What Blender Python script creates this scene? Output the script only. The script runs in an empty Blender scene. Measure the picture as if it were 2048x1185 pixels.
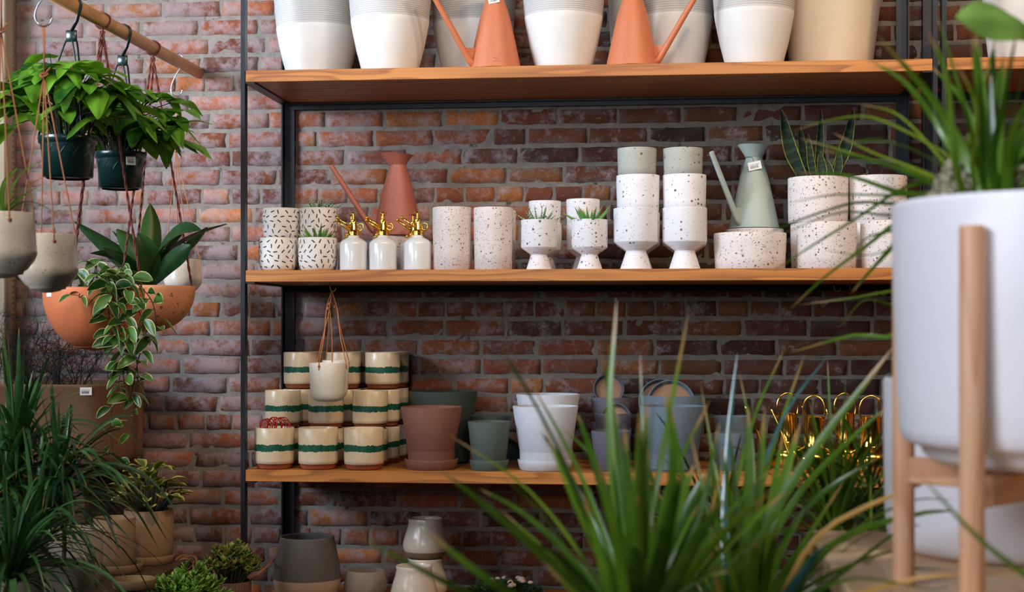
import bpy, math, random
from mathutils import Vector, Matrix, noise as mnoise

PI = math.pi
R = math.radians
sc = bpy.context.scene
COL = sc.collection

# ------------------------------------------------------------------ camera
F = 3100.0                       # focal length in pixels of the 2048 px wide frame
HOR = 655.0                      # row of the horizon
EYE = 1.291
CY = -5.466
TH = math.atan(317.0 / F)        # the camera is turned a little to the left of the wall's normal
cam_data = bpy.data.cameras.new('camera')
cam = bpy.data.objects.new('camera', cam_data)
COL.objects.link(cam)
cam.location = (0, CY, EYE)
cam.rotation_euler = (PI / 2, 0, TH)
cam_data.sensor_width = 36.0
cam_data.lens = F / 2048 * 36
cam_data.shift_y = (HOR - 592.5) / 2048
cam_data.clip_start = 0.05
cam_data.dof.use_dof = True
cam_data.dof.focus_distance = 5.0
cam_data.dof.aperture_fstop = 6.5
sc.camera = cam

# ------------------------------------------------------------------ exposure, sky, lights
sc.view_settings.view_transform = 'Standard'
sc.view_settings.look = 'None'
sc.view_settings.gamma = 1.0
sc.view_settings.use_curve_mapping = False
sc.view_settings.exposure = 0.0

wld = bpy.data.worlds.new('sky')
sc.world = wld
wld.use_nodes = True
bg = wld.node_tree.nodes['Background']
bg.inputs[0].default_value = (0.62, 0.80, 1.0, 1)
bg.inputs[1].default_value = 0.09

def area(name, loc, target, sx, sy, power, color, spread=180):
    d = bpy.data.lights.new(name, 'AREA')
    d.shape = 'RECTANGLE'; d.size = sx; d.size_y = sy
    d.energy = power; d.color = color; d.spread = R(spread)
    o = bpy.data.objects.new(name, d)
    COL.objects.link(o)
    o.location = loc
    o.rotation_euler = (Vector(target) - Vector(loc)).to_track_quat('-Z', 'Y').to_euler()
    return o
HC = 3.6                         # ceiling height
area('window_light', (-3.7, -2.6, 2.7), (-.9, 0, 2.15), 1.5, 1.2, 38, (0.72, 0.84, 1.0), 66)
area('foreground_fill', (-1.9, -6.0, 2.5), (0.8, -3.9, 1.3), 1.3, 1.2, 18, (0.80, 0.87, 1.0), 75)  # added fill behind the camera to brighten the foreground planter and plants
area('front_fill', (-1.2, -7.2, 2.2), (0.1, 0, 2.6), 2.0, 1.0, 7, (0.92, 0.94, 1.0), 50)  # added frontal fill for the wall under the shelves, narrow beam, no window there
area('hanging_pot_fill', (-2.9, -3.7, 1.8), (-1.4, -2.2, 1.3), 0.7, 0.9, 3, (0.90, 0.94, 1.0), 50)  # added cool fill from the left for the hanging pots
area('overhead_fill', (.3, -2.7, 3.5), (.2, -.3, 2.1), 2.4, 0.8, 22, (0.86, 0.92, 1.0), 110)  # added overhead fill for the shelves; the ceiling has no opening
def spot(name, loc, target, power, color, size, radius=0.05):
    d = bpy.data.lights.new(name, 'SPOT')
    d.energy = power; d.color = color; d.spot_size = R(size); d.spot_blend = 0.7
    d.shadow_soft_size = radius
    o = bpy.data.objects.new(name, d)
    COL.objects.link(o)
    o.location = loc
    o.rotation_euler = (Vector(target) - Vector(loc)).to_track_quat('-Z', 'Y').to_euler()
    return o
spot('track_lamp_light', (2.3, -2.6, 3.25), (0.45, 0, 1.75), 120, (1.0, 0.62, 0.30), 80, 0.09)
spot('middle_track_lamp_light', (0.5, -2.3, 3.35), (-0.1, -.1, 1.9), 70, (1.0, 0.66, 0.36), 75, 0.09)
spot('hanging_pot_fill_spot', (-1.0, -3.7, 3.3), (-1.5, -2.3, 1.30), 85, (1.0, 0.86, 0.70), 42, 0.08)  # extra spot added to brighten the fronts of the hanging pots
spot('table_fill_spot', (0.75, -4.5, 3.4), (0.62, -3.7, 1.0), 120, (0.84, 0.92, 1.0), 46, 0.14)  # spot added high above the display table to brighten its top and the blades
spot('ceiling_lamp_light', (-0.9, -3.4, 3.3), (-1.6, -1.2, 2.1), 80, (1.0, 0.72, 0.45), 52, 0.09)

# ------------------------------------------------------------------ pixel to place
CT, ST = math.cos(TH), math.sin(TH)
def ray(px):
    u = (px - 1024.0) / F
    return u * CT - ST, u * ST + CT
def X(px, Y):
    dx, dy = ray(px)
    return dx * (Y - CY) / dy
def dep(px, Y):
    dx, dy = ray(px)
    return (Y - CY) / dy
def ppm(px, Y):
    return F / dep(px, Y)
def P(px, py, Y):
    return Vector((X(px, Y), Y, EYE + (HOR - py) / ppm(px, Y)))
def Y_on(px, x0):
    dx, dy = ray(px)
    return CY + x0 / dx * dy

# ------------------------------------------------------------------ materials
def lin(c):
    r = []
    for v in c[:3]:
        v = v / 255.0
        r.append(v / 12.92 if v <= 0.04045 else ((v + 0.055) / 1.055) ** 2.4)
    return (r[0], r[1], r[2], 1.0)

class NT:
    def __init__(s, name):
        s.m = bpy.data.materials.new(name); s.m.use_nodes = True
        s.t = s.m.node_tree; s.n = s.t.nodes; s.l = s.t.links
        s.b = s.n['Principled BSDF']
    def node(s, kind, **kw):
        n = s.n.new(kind)
        for k, v in kw.items():
            if k[0] == '_':
                s.inp(n, int(k[1:]), v)
            else:
                setattr(n, k, v)
        return n
    def inp(s, n, i, v):
        if hasattr(v, 'is_output'):
            s.l.new(v, n.inputs[i])
        else:
            n.inputs[i].default_value = v
    def put(s, key, v):
        s.inp(s.b, key, v)
    def obj(s, rnd=False):
        c = s.node('ShaderNodeTexCoord').outputs['Object']
        if rnd:
            o = s.node('ShaderNodeObjectInfo').outputs['Random']
            m = s.math('MULTIPLY', o, 37.0)
            v = s.node('ShaderNodeVectorMath', operation='ADD'); s.inp(v, 0, c); s.inp(v, 1, m)
            c = v.outputs[0]
        return c
    def scale(s, vec, sc3):
        v = s.node('ShaderNodeVectorMath', operation='MULTIPLY'); s.inp(v, 0, vec); v.inputs[1].default_value = sc3
        return v.outputs[0]
    def noise(s, vec, scale, detail=3.0, rough=0.55, out=0):
        n = s.node('ShaderNodeTexNoise'); s.inp(n, 'Vector', vec)
        n.inputs['Scale'].default_value = scale; n.inputs['Detail'].default_value = detail
        n.inputs['Roughness'].default_value = rough
        return n.outputs[out]
    def math(s, op, a, b=0.0, c=None, clamp=False):
        n = s.node('ShaderNodeMath', operation=op, use_clamp=clamp)
        s.inp(n, 0, a); s.inp(n, 1, b)
        if c is not None: s.inp(n, 2, c)
        return n.outputs[0]
    def ramp(s, fac, stops, mode='LINEAR'):
        n = s.node('ShaderNodeValToRGB'); s.inp(n, 0, fac)
        e = n.color_ramp.elements; n.color_ramp.interpolation = mode
        while len(e) < len(stops): e.new(0.5)
        for k, (p, c) in enumerate(stops):
            e[k].position = p; e[k].color = c if len(c) == 4 else (*c, 1)
        return n.outputs[0]
    def mix(s, fac, a, b, mode='MIX'):
        n = s.node('ShaderNodeMix', data_type='RGBA', blend_type=mode)
        s.inp(n, 0, fac); s.inp(n, 6, a); s.inp(n, 7, b)
        return n.outputs[2]
    def bump(s, h, strength=0.3, dist=0.002):
        n = s.node('ShaderNodeBump'); s.inp(n, 'Height', h)
        n.inputs['Strength'].default_value = strength; n.inputs['Distance'].default_value = dist
        s.l.new(n.outputs[0], s.b.inputs['Normal'])

def g(v): return (v, v, v, 1)

def plain(name, c, rough=0.5, metal=0.0, var=0.12, nscale=25.0, bump=0.15, bdist=0.001, coat=0.0, spec=0.5):
    t = NT(name); c = lin(c)
    v = t.obj(True)
    n = t.noise(v, nscale, 4)
    col = t.mix(t.ramp(n, [(0.3, g(0)), (0.7, g(1))]), tuple(x * (1 - var) for x in c[:3]) + (1,), tuple(min(1, x * (1 + var)) for x in c[:3]) + (1,))
    t.put('Base Color', col); t.put('Roughness', rough); t.put('Metallic', metal)
    t.put('Specular IOR Level', spec)
    if coat: t.put('Coat Weight', coat); t.put('Coat Roughness', 0.08)
    if bump: t.bump(t.noise(v, nscale * 12, 2), bump, bdist)
    return t.m

def speck_mask(t, vec, scale, thr, keep):
    vo = t.node('ShaderNodeTexVoronoi'); t.inp(vo, 'Vector', vec); vo.inputs['Scale'].default_value = scale
    sep = t.node('ShaderNodeSeparateColor'); t.inp(sep, 0, vo.outputs['Color'])
    size = t.math('MULTIPLY_ADD', sep.outputs[1], thr, thr * 0.35)
    d = t.math('LESS_THAN', vo.outputs['Distance'], size)
    k = t.math('LESS_THAN', sep.outputs[0], keep)
    return t.math('MULTIPLY', d, k)

def terrazzo(name, base, dark=(48, 46, 50), rust=None, s1=190, k1=0.35, s2=110, k2=0.12, rough=0.75, t1=0.28, t2=0.3):
    t = NT(name)
    v = t.obj(True)
    wob = t.noise(v, 300, 2, out=1)
    vv = t.node('ShaderNodeVectorMath', operation='MULTIPLY_ADD'); t.inp(vv, 0, wob); vv.inputs[1].default_value = (.004,)*3; t.inp(vv, 2, v)
    v2 = vv.outputs[0]
    b = lin(base)
    col = t.mix(t.noise(v, 30, 4), tuple(x * .93 for x in b[:3]) + (1,), b)
    col = t.mix(t.math('MULTIPLY', speck_mask(t, v2, s1, t1, k1), 0.75), col, lin(dark))
    col = t.mix(t.math('MULTIPLY', speck_mask(t, v2, s2, t2, k2), 0.85), col, lin(dark))
    if rust:
        sh = t.node('ShaderNodeVectorMath', operation='ADD'); t.inp(sh, 0, v2); sh.inputs[1].default_value = (3.1, 1.7, 5.3)
        col = t.mix(t.math('MULTIPLY', speck_mask(t, sh.outputs[0], s2 * 1.1, t2, k2 * 1.1), 0.8), col, lin(rust))
    t.put('Base Color', col); t.put('Roughness', rough)
    t.bump(t.noise(v, 400, 2), 0.12, 0.001)
    return t.m

def wood(name, c1, c2, axis='X', rough=0.5, s=1.0, knots=0.0, bump=0.1):
    t = NT(name)
    v = t.obj(True)
    st = {'X': (1.2, 14, 14), 'Y': (14, 1.2, 14), 'Z': (14, 14, 1.2)}[axis]
    v = t.scale(v, tuple(q * s for q in st))
    big = t.noise(v, 1.0, 2, .5)
    rings = t.math('FRACT', t.math('MULTIPLY', big, 9.0))
    r = t.ramp(rings, [(0.0, g(0)), (0.55, g(.35)), (0.9, g(1)), (1.0, g(0))])
    fine = t.noise(t.scale(v, {'X': (1, 14, 14), 'Y': (14, 1, 14), 'Z': (14, 14, 1)}[axis]), 1.0, 3)
    f = t.math('ADD', t.math('MULTIPLY', r, .6), t.math('MULTIPLY', fine, .5), clamp=True)
    t.put('Base Color', t.mix(f, lin(c1), lin(c2)))
    t.put('Roughness', rough)
    t.bump(fine, bump, 0.001)
    return t.m

def leafmat(name, c_dark, c_light, rough=0.35, margin=None, mlo=0.7, tip=None, bands=None, trans=0.25, stripe=None, coat=0.0, spec=0.5):
    """u runs 0..1 across the blade (0.5 is the midrib), v from base to tip"""
    t = NT(name)
    uv = t.node('ShaderNodeTexCoord').outputs['UV']
    sep = t.node('ShaderNodeSeparateXYZ'); t.inp(sep, 0, uv)
    u, v = sep.outputs[0], sep.outputs[1]
    o = t.obj()
    tint = t.node('ShaderNodeAttribute', attribute_name='tint').outputs['Fac']
    n = t.noise(o, 40, 3)
    f = t.math('ADD', t.math('MULTIPLY', n, .5), t.math('MULTIPLY', tint, .75), clamp=True)
    col = t.mix(t.ramp(f, [(0.2, g(0)), (0.85, g(1))]), lin(c_dark), lin(c_light))
    a = t.math('MULTIPLY', t.math('ABSOLUTE', t.math('SUBTRACT', u, 0.5)), 2.0)
    if stripe:
        col = t.mix(t.ramp(a, [(0.0, g(0.7)), (0.22, g(0))]), col, lin(stripe))
    if bands:
        w = t.math('SINE', t.math('ADD', t.math('MULTIPLY', v, bands[1]), t.math('MULTIPLY', t.noise(o, 60, 2), 5.0)))
        col = t.mix(t.math('MULTIPLY', t.math('GREATER_THAN', w, bands[2]), bands[3]), col, lin(bands[0]))
    if margin:
        nm = t.math('MULTIPLY_ADD', t.math('SUBTRACT', t.noise(o, 70, 3), .5), .35, a)
        col = t.mix(t.ramp(nm, [(mlo, g(0)), (min(1, mlo + .08), g(1))]), col, lin(margin))
    if tip:
        tt = t.math('MULTIPLY_ADD', tint, .12, v)
        col = t.mix(t.ramp(tt, [(0.93, g(0)), (0.985, g(1))]), col, lin(tip))
    t.put('Base Color', col); t.put('Roughness', rough); t.put('Specular IOR Level', spec)
    if coat: t.put('Coat Weight', coat); t.put('Coat Roughness', .15)
    if trans:
        tr = t.node('ShaderNodeBsdfTranslucent'); t.inp(tr, 0, t.mix(1.0, col, (1, 1, .5, 1), 'MULTIPLY'))
        mx = t.node('ShaderNodeMixShader'); mx.inputs[0].default_value = trans
        t.l.new(t.b.outputs[0], mx.inputs[1]); t.l.new(tr.outputs[0], mx.inputs[2])
        t.l.new(mx.outputs[0], t.n['Material Output'].inputs[0])
    return t.m

# ------------------------------------------------------------------ mesh builder
class MB:
    def __init__(s):
        s.v = []; s.f = []; s.uv = []; s.mi = []; s.t = []
    def add(s, verts, faces, mi=0, uv=None, tint=0.5):
        b = len(s.v)
        s.v.extend(Vector(p) for p in verts)
        s.uv.extend(uv if uv else [(0.5, 0.5)] * len(verts))
        s.t.extend([tint] * len(verts))
        for fc in faces:
            s.f.append(tuple(b + i for i in fc)); s.mi.append(mi)
        return s
    def grid(s, rows, mi=0, uv=None, tint=0.5, close=False):
        n = len(rows[0]); fs = []
        for i in range(len(rows) - 1):
            for j in range(n if close else n - 1):
                k = (j + 1) % n
                fs.append((i * n + j, i * n + k, (i + 1) * n + k, (i + 1) * n + j))
        m = mi
        if callable(mi):
            b = len(s.v)
            s.v.extend(Vector(p) for r in rows for p in r); s.uv.extend(uv if uv else [(0.5, 0.5)] * (n * len(rows)))
            s.t.extend([tint] * (n * len(rows)))
            for q, fc in enumerate(fs):
                s.f.append(tuple(b + i for i in fc)); s.mi.append(mi(q // (n if close else n - 1)))
            return s
        return s.add([p for r in rows for p in r], fs, m, uv, tint)
    def box(s, x0, x1, y0, y1, z0, z1, mi=0, bev=0.0):
        if bev <= 0:
            v = [(x, y, z) for z in (z0, z1) for y in (y0, y1) for x in (x0, x1)]
            return s.add(v, [(0, 2, 3, 1), (4, 5, 7, 6), (0, 1, 5, 4), (2, 6, 7, 3), (0, 4, 6, 2), (1, 3, 7, 5)], mi)
        b = bev; rows = []
        for z, i in ((z0, b), (z0 + b, 0), (z1 - b, 0), (z1, b)):
            c = []
            for (cx, cy, sx, sy) in ((x1, y1, 1, 1), (x0, y1, -1, 1), (x0, y0, -1, -1), (x1, y0, 1, -1)):
                q = [(cx - sx * i, cy - sy * (b + i)), (cx - sx * (b + i), cy - sy * i)] if i == 0 else [(cx - sx * b, cy - sy * b), (cx - sx * b, cy - sy * b)]
                if sx * sy < 0: q.reverse()
                c += [(p[0], p[1], z) for p in q]
            rows.append(c)
        st = len(s.v)
        s.grid(rows, mi, close=True)
        s.f.append(tuple(st + i for i in range(7, -1, -1))); s.mi.append(mi)
        s.f.append(tuple(st + 24 + i for i in range(8))); s.mi.append(mi)
        return s
    def lathe(s, prof, seg=40, c=(0, 0, 0), mi=0, cap=True, wob=0.0):
        """prof: list of (r, z); mi may be a function of the ring number"""
        rows = []
        for r, z in prof:
            rows.append([(c[0] + r * math.cos(2 * PI * k / seg), c[1] + r * math.sin(2 * PI * k / seg), c[2] + z) for k in range(seg)])
        st = len(s.v)
        s.grid(rows, mi, close=True)
        if cap:
            if prof[0][0] > 1e-5:
                s.f.append(tuple(st + i for i in range(seg - 1, -1, -1))); s.mi.append(mi(0) if callable(mi) else mi)
            if prof[-1][0] > 1e-5:
                b = st + seg * (len(prof) - 1)
                s.f.append(tuple(b + i for i in range(seg))); s.mi.append(mi(len(prof) - 2) if callable(mi) else mi)
        return s
    def tube(s, pts, r, seg=6, mi=0, tint=0.5, cap=True):
        n = len(pts); pts = [Vector(p) for p in pts]
        rr = r if isinstance(r, (list, tuple)) else [r] * n
        T = [(pts[min(i + 1, n - 1)] - pts[max(i - 1, 0)]) for i in range(n)]
        T = [t.normalized() if t.length > 1e-9 else Vector((0, 0, 1)) for t in T]
        up = Vector((0, 0, 1)) if abs(T[0].z) < .9 else Vector((1, 0, 0))
        N = (up - T[0] * up.dot(T[0])).normalized(); rows = []; uv = []
        for i in range(n):
            N = (N - T[i] * N.dot(T[i]))
            N = N.normalized() if N.length > 1e-6 else T[i].orthogonal().normalized()
            B = T[i].cross(N)
            rows.append([pts[i] + (N * math.cos(2 * PI * k / seg) + B * math.sin(2 * PI * k / seg)) * rr[i] for k in range(seg)])
            uv += [(k / seg, i / (n - 1)) for k in range(seg)]
        st = len(s.v)
        s.grid(rows, mi, uv, tint, close=True)
        if cap:
            s.f.append(tuple(st + i for i in range(seg - 1, -1, -1))); s.mi.append(mi)
            s.f.append(tuple(st + seg * (n - 1) + i for i in range(seg))); s.mi.append(mi)
        return s
    def build(s, name, mats, parent=None, loc=None, smooth=True, sharp=None):
        me = bpy.data.meshes.new(name)
        me.from_pydata([tuple(p) for p in s.v], [], s.f)
        if not isinstance(mats, (list, tuple)): mats = [mats]
        for m in mats: me.materials.append(m)
        me.polygons.foreach_set('material_index', s.mi)
        me.polygons.foreach_set('use_smooth', [smooth] * len(s.f))
        ul = me.uv_layers.new(name='UVMap')
        li = [0] * len(me.loops); me.loops.foreach_get('vertex_index', li)
        flat = []
        for i in li: flat += list(s.uv[i])
        ul.data.foreach_set('uv', flat)
        at = me.attributes.new('tint', 'FLOAT', 'POINT'); at.data.foreach_set('value', s.t)
        me.update()
        if smooth and sharp is not None:
            me.set_sharp_from_angle(angle=R(sharp))
        o = bpy.data.objects.new(name, me)
        COL.objects.link(o)
        if parent is not None: o.parent = parent
        if loc is not None: o.location = loc
        return o

def spline(pts, n):
    pts = [Vector(p) for p in pts]
    if len(pts) == 2: return [pts[0].lerp(pts[1], i / (n - 1)) for i in range(n)]
    q = [pts[0] * 2 - pts[1]] + pts + [pts[-1] * 2 - pts[-2]]
    out = []; m = len(pts) - 1
    for i in range(n):
        t = i / (n - 1) * m; k = min(int(t), m - 1); t -= k
        a, b, c, d = q[k], q[k + 1], q[k + 2], q[k + 3]
        out.append(0.5 * ((2 * b) + (c - a) * t + (2 * a - 5 * b + 4 * c - d) * t * t + (3 * b - a - 3 * c + d) * t ** 3))
    return out

def W_grass(t): return min(1.0, 0.55 + 1.6 * t) * (1 - t) ** 0.55
def W_oval(t): return math.sin(PI * min(1, max(0, t * .96 + .03))) ** 0.75
def W_heart(t): return (.55 + .45 * min(1, t / .22)) * (1 - t ** 1.9) ** .85
def W_sword(t): return min(1.0, 0.5 + 1.1 * t) * (1 - t ** 3.2) ** 0.8
def W_obov(t): return (math.sin(PI * min(1, t ** 1.5 * .93 + .04))) ** 0.7

def leaf(mb, pts, w, wf=W_grass, fold=0.2, n=9, cols=3, tint=0.5, side=None, twist=0.0, lobe=0.0, wave=0.0, mi=0, up=None, ph=0.0):
    c = spline(pts, n) if len(pts) != n else [Vector(p) for p in pts]
    rows = []; uv = []
    up = up or Vector((0, 0, 1)); prev = side
    L = (c[-1] - c[0]).length
    for i in range(n):
        T = (c[min(i + 1, n - 1)] - c[max(i - 1, 0)]).normalized()
        S = prev if prev is not None else T.cross(up)
        S = S - T * S.dot(T)
        if S.length < 1e-4: S = T.orthogonal()
        S.normalize(); prev = S.copy()
        t = i / (n - 1)
        if twist: S = Matrix.Rotation(twist * t, 3, T) @ S
        N = S.cross(T)
        if N.z < 0 and up.z > 0 and abs(twist) < .01 and side is None: N = -N; 
        ww = w * wf(t) * .5; row = []
        for j in range(cols):
            a = (j / (cols - 1)) * 2 - 1
            p = c[i] + S * (a * ww) + N * (abs(a) * ww * fold)
            if lobe: p -= T * (abs(a) ** 1.5 * lobe * L * max(0, 1 - t * 2.2) )
            if wave: p += N * (math.sin(t * 9 + a * 2 + ph) * wave * w * abs(a))
            row.append(p); uv.append(((a + 1) / 2, t))
        rows.append(row)
    mb.grid(rows, mi, uv, tint)

# ------------------------------------------------------------------ things and tags
def tag(o, label, cat, group=None, kind=None):
    o['label'] = label; o['category'] = cat
    if group: o['group'] = group
    if kind: o['kind'] = kind
    return o
def thing(name, loc, label, cat, group=None, rz=0.0):
    o = bpy.data.objects.new(name, None); COL.objects.link(o)
    o.location = loc; o.rotation_euler = (0, 0, rz); o.empty_display_size = .05
    return tag(o, label, cat, group)
def struct(o):
    o['kind'] = 'structure'; return o
KIDS = {}
def copy_thing(root, loc, rz, label, group=None):
    c = root.copy(); COL.objects.link(c); c.location = loc; c.rotation_euler = (0, 0, rz)
    c['label'] = label
    if group: c['group'] = group
    for ch in list(root.children):
        d = ch.copy(); COL.objects.link(d); d.parent = c
        for g2 in list(ch.children):
            e = g2.copy(); COL.objects.link(e); e.parent = d
    return c
def text_bars(mb, x0, z0, w, h, y, n, rng, mi):
    x = x0
    for k in range(n):
        bw = w / n * rng.uniform(.3, .75)
        mb.add([(x, y, z0), (x + bw, y, z0), (x + bw, y, z0 + h), (x, y, z0 + h)], [(0, 1, 2, 3)], mi)
        x += w / n
def potshell(outer, t=0.005, depth=None):
    """closed wall profile: outside up, rounded lip, inside down to a floor"""
    top = outer[-1]; p = list(outer)
    p.append((top[0] - t * .25, top[1] + t * .35)); p.append((top[0] - t * .75, top[1] + t * .35)); p.append((top[0] - t, top[1]))
    zb = outer[0][1] + (depth if depth is not None else t * 1.5)
    for r, z in reversed(outer[:-1]):
        if z > zb + .004 and r - t > .003: p.append((r - t, z))
    p.append((max(.004, p[-1][0] - .004), zb)); p.append((0.0005, zb))
    return p
# ------------------------------------------------------------------ the room
COURSE = 0.068
BRX0, BRX1 = -3.3, 3.3
def brick_material():
    t = NT('brick')
    v = t.obj()
    c = t.node('ShaderNodeAttribute', attribute_name='brick_colour').outputs['Color']
    n1 = t.noise(v, 26, 7, .75); n2 = t.noise(v, 80, 5, .75); n3 = t.noise(v, 6.5, 7, .72)
    col = t.mix(t.ramp(n2, [(.35, g(0)), (.65, g(1))]), t.mix(.42, c, g(.03)), c)
    # lime bloom on the faces, heavier towards the left end of the wall
    sx = t.node('ShaderNodeSeparateXYZ'); t.inp(sx, 0, v)
    left = t.math('MULTIPLY_ADD', sx.outputs[0], -.085, -.02)
    bl = t.math('ADD', t.math('ADD', t.math('MULTIPLY', n3, .9), t.math('MULTIPLY', n1, .45)), left)
    bloom = t.ramp(bl, [(.70, g(0)), (.86, g(.60))])
    col = t.mix(bloom, col, lin((172, 156, 158)))
    col = t.mix(t.ramp(t.noise(v, 260, 2, .8), [(.70, g(0)), (.76, g(.45))]), col, lin((190, 180, 175)))
    col = t.mix(t.ramp(t.noise(v, 38, 4, .8), [(.22, g(.6)), (.34, g(0))]), col, lin((60, 42, 38)))
    t.put('Base Color', col); t.put('Roughness', .9); t.put('Specular IOR Level', .2)
    h = t.math('ADD', t.noise(v, 130, 5, .7), t.math('MULTIPLY', n1, .8))
    t.bump(h, .6, .004)
    return t.m
def mortar_material():
    t = NT('mortar'); v = t.obj()
    col = t.mix(t.noise(v, 16, 6, .7), lin((92, 82, 74)), lin((188, 178, 168)))
    col = t.mix(t.ramp(t.noise(v, 9, 5, .75), [(.33, g(.85)), (.41, g(0))]), col, lin((45, 40, 38)))
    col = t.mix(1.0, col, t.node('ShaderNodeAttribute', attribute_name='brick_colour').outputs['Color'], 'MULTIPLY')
    t.put('Base Color', col); t.put('Roughness', .95); t.put('Specular IOR Level', .2)
    t.bump(t.noise(v, 120, 6, .8), .8, .005)
    return t.m
def brick_wall():
    rng = random.Random(11)
    pal = [(176, 100, 62), (190, 112, 64), (156, 84, 56), (170, 94, 60), (136, 80, 62), (198, 122, 68), (160, 92, 64), (142, 74, 52), (120, 76, 62), (178, 104, 68)]
    vs = []; fs = []; cols = []; mi = []
    kmin = int(-1.7975 / COURSE); kmax = int((HC - 1.7975) / COURSE) + 1
    NX, NZ = 9, 5
    for k in range(kmin, kmax):
        z1 = 1.7975 + k * COURSE; z0 = z1 - COURSE
        if z0 < 0 or z1 > HC: continue
        head = (k % 6 == 0)
        L = .107 if head else .213
        x = BRX0 - L * .5 + (0 if k % 2 else .5 * L) + rng.uniform(-.03, .03)
        while x < BRX1:
            l = L * rng.uniform(.93, 1.06)
            if not head and rng.random() < .05: l *= .55
            m = rng.uniform(.002, .0050)
            a0, a1 = x + m, x + l - m
            b0, b1 = z0 + rng.uniform(.0025, .006), z1 - rng.uniform(.0025, .006)
            base = len(vs)
            out = -.003 - rng.uniform(0, .005); tilt = rng.uniform(-.003, .003)
            ph = rng.uniform(0, 100)
            for i in range(NZ):
                for j in range(NX):
                    u = j / (NX - 1); w = i / (NZ - 1)
                    # edge columns and rows sit close to the rim
                    uu = [0, .02, .12, .31, .5, .69, .88, .98, 1][j]; ww = [0, .07, .5, .93, 1][i]
                    px_ = a0 + (a1 - a0) * uu; pz = b0 + (b1 - b0) * ww
                    e = (j in (0, NX - 1)) or (i in (0, NZ - 1))
                    nn = mnoise.noise(Vector((px_ * 26, pz * 26, ph)))
                    n2 = mnoise.noise(Vector((px_ * 60, pz * 60, ph + 7)))
                    y = out + tilt * (u - .5) + nn * .0025
                    if e:
                        y = .018
                        sxx = (1 if uu < .5 else -1) if j in (0, NX - 1) else 0
                        szz = (1 if ww < .5 else -1) if i in (0, NZ - 1) else 0
                        px_ -= sxx * .001; pz -= szz * .0005
                    elif j in (1, NX - 2) or i in (1, NZ - 2):
                        y += .0015 + .003 * abs(n2)
                        px_ += n2 * .006; pz += nn * .0045
                    vs.append((px_, y, pz))
            for i in range(NZ - 1):
                for j in range(NX - 1):
                    q = base + i * NX + j
                    fs.append((q, q + 1, q + NX + 1, q + NX)); mi.append(0)
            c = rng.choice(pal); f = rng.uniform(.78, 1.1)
            f *= 1.0 - .42 * min(1, max(0, (x + .9) / .9))  # shade on the right part of the wall, put into the brick colour
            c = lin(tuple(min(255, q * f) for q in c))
            q_ = 1.0 - .34 * min(1, max(0, (x + .9) / .9)); mc = lin((150 * q_, 140 * q_, 131 * q_))  # mortar edges take the same painted shade
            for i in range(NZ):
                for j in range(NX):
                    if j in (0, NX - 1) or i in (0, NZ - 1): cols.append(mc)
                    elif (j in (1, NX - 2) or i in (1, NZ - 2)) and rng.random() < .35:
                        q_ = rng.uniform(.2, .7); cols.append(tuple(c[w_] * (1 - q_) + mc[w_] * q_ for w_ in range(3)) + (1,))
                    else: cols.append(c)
            x += l
    # the mortar bed, a rough sheet a little behind the faces
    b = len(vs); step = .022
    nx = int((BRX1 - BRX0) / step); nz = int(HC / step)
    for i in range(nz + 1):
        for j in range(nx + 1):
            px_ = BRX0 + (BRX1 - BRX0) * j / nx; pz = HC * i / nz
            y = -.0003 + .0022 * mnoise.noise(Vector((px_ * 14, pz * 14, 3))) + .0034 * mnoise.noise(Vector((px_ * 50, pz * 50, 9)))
            vs.append((px_, y, pz)); q_ = 1.0 - .38 * min(1, max(0, (px_ + .9) / .9)); cols.append((q_, q_, q_ * (.82 + .18 * q_), 1))  # mortar bed darkens rightwards too, shade put into its colour
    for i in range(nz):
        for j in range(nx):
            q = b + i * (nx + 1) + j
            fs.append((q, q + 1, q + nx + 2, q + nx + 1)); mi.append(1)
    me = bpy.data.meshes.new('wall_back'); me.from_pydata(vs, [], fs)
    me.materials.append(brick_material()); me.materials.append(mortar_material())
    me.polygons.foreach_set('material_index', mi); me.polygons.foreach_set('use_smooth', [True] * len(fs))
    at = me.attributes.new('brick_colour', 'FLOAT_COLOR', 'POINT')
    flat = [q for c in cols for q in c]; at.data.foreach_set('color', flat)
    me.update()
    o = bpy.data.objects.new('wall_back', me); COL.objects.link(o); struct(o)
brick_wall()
M_floor = plain('concrete_floor', (74, 68, 64), .6, var=.15, nscale=3)
M_plaster = plain('dark_plaster', (96, 88, 84), .9, var=.05, nscale=2)
M_ceil = plain('painted_ceiling', (120, 116, 112), .9, var=.04, nscale=2)
struct(MB().box(-4.6, 4.2, -8.0, .1, -.06, 0).build('floor', M_floor, smooth=False))
struct(MB().box(-4.6, 4.2, -8.0, .1, HC, HC + .08).build('ceiling', M_ceil, smooth=False))
struct(MB().box(4.1, 4.2, -8.0, .1, 0, HC).build('wall_right', M_plaster, smooth=False))
struct(MB().box(-4.6, BRX0, 0, .1, 0, HC).box(BRX1, 4.1, 0, .1, 0, HC).box(BRX0, BRX1, .03, .1, 0, HC).build('wall_back_core', M_plaster, smooth=False))
struct(MB().box(-4.6, 4.2, -8.1, -8.0, 0, HC).build('wall_front', M_plaster, smooth=False))
mb = MB()   # the left wall round a shop window
mb.box(-4.7, -4.6, -8.0, -6.6, 0, HC); mb.box(-4.7, -4.6, -1.6, .1, 0, HC); mb.box(-4.7, -4.6, -6.6, -1.6, 0, .7); mb.box(-4.7, -4.6, -6.6, -1.6, 2.8, HC)
struct(mb.build('wall_left', M_plaster, smooth=False))

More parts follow.
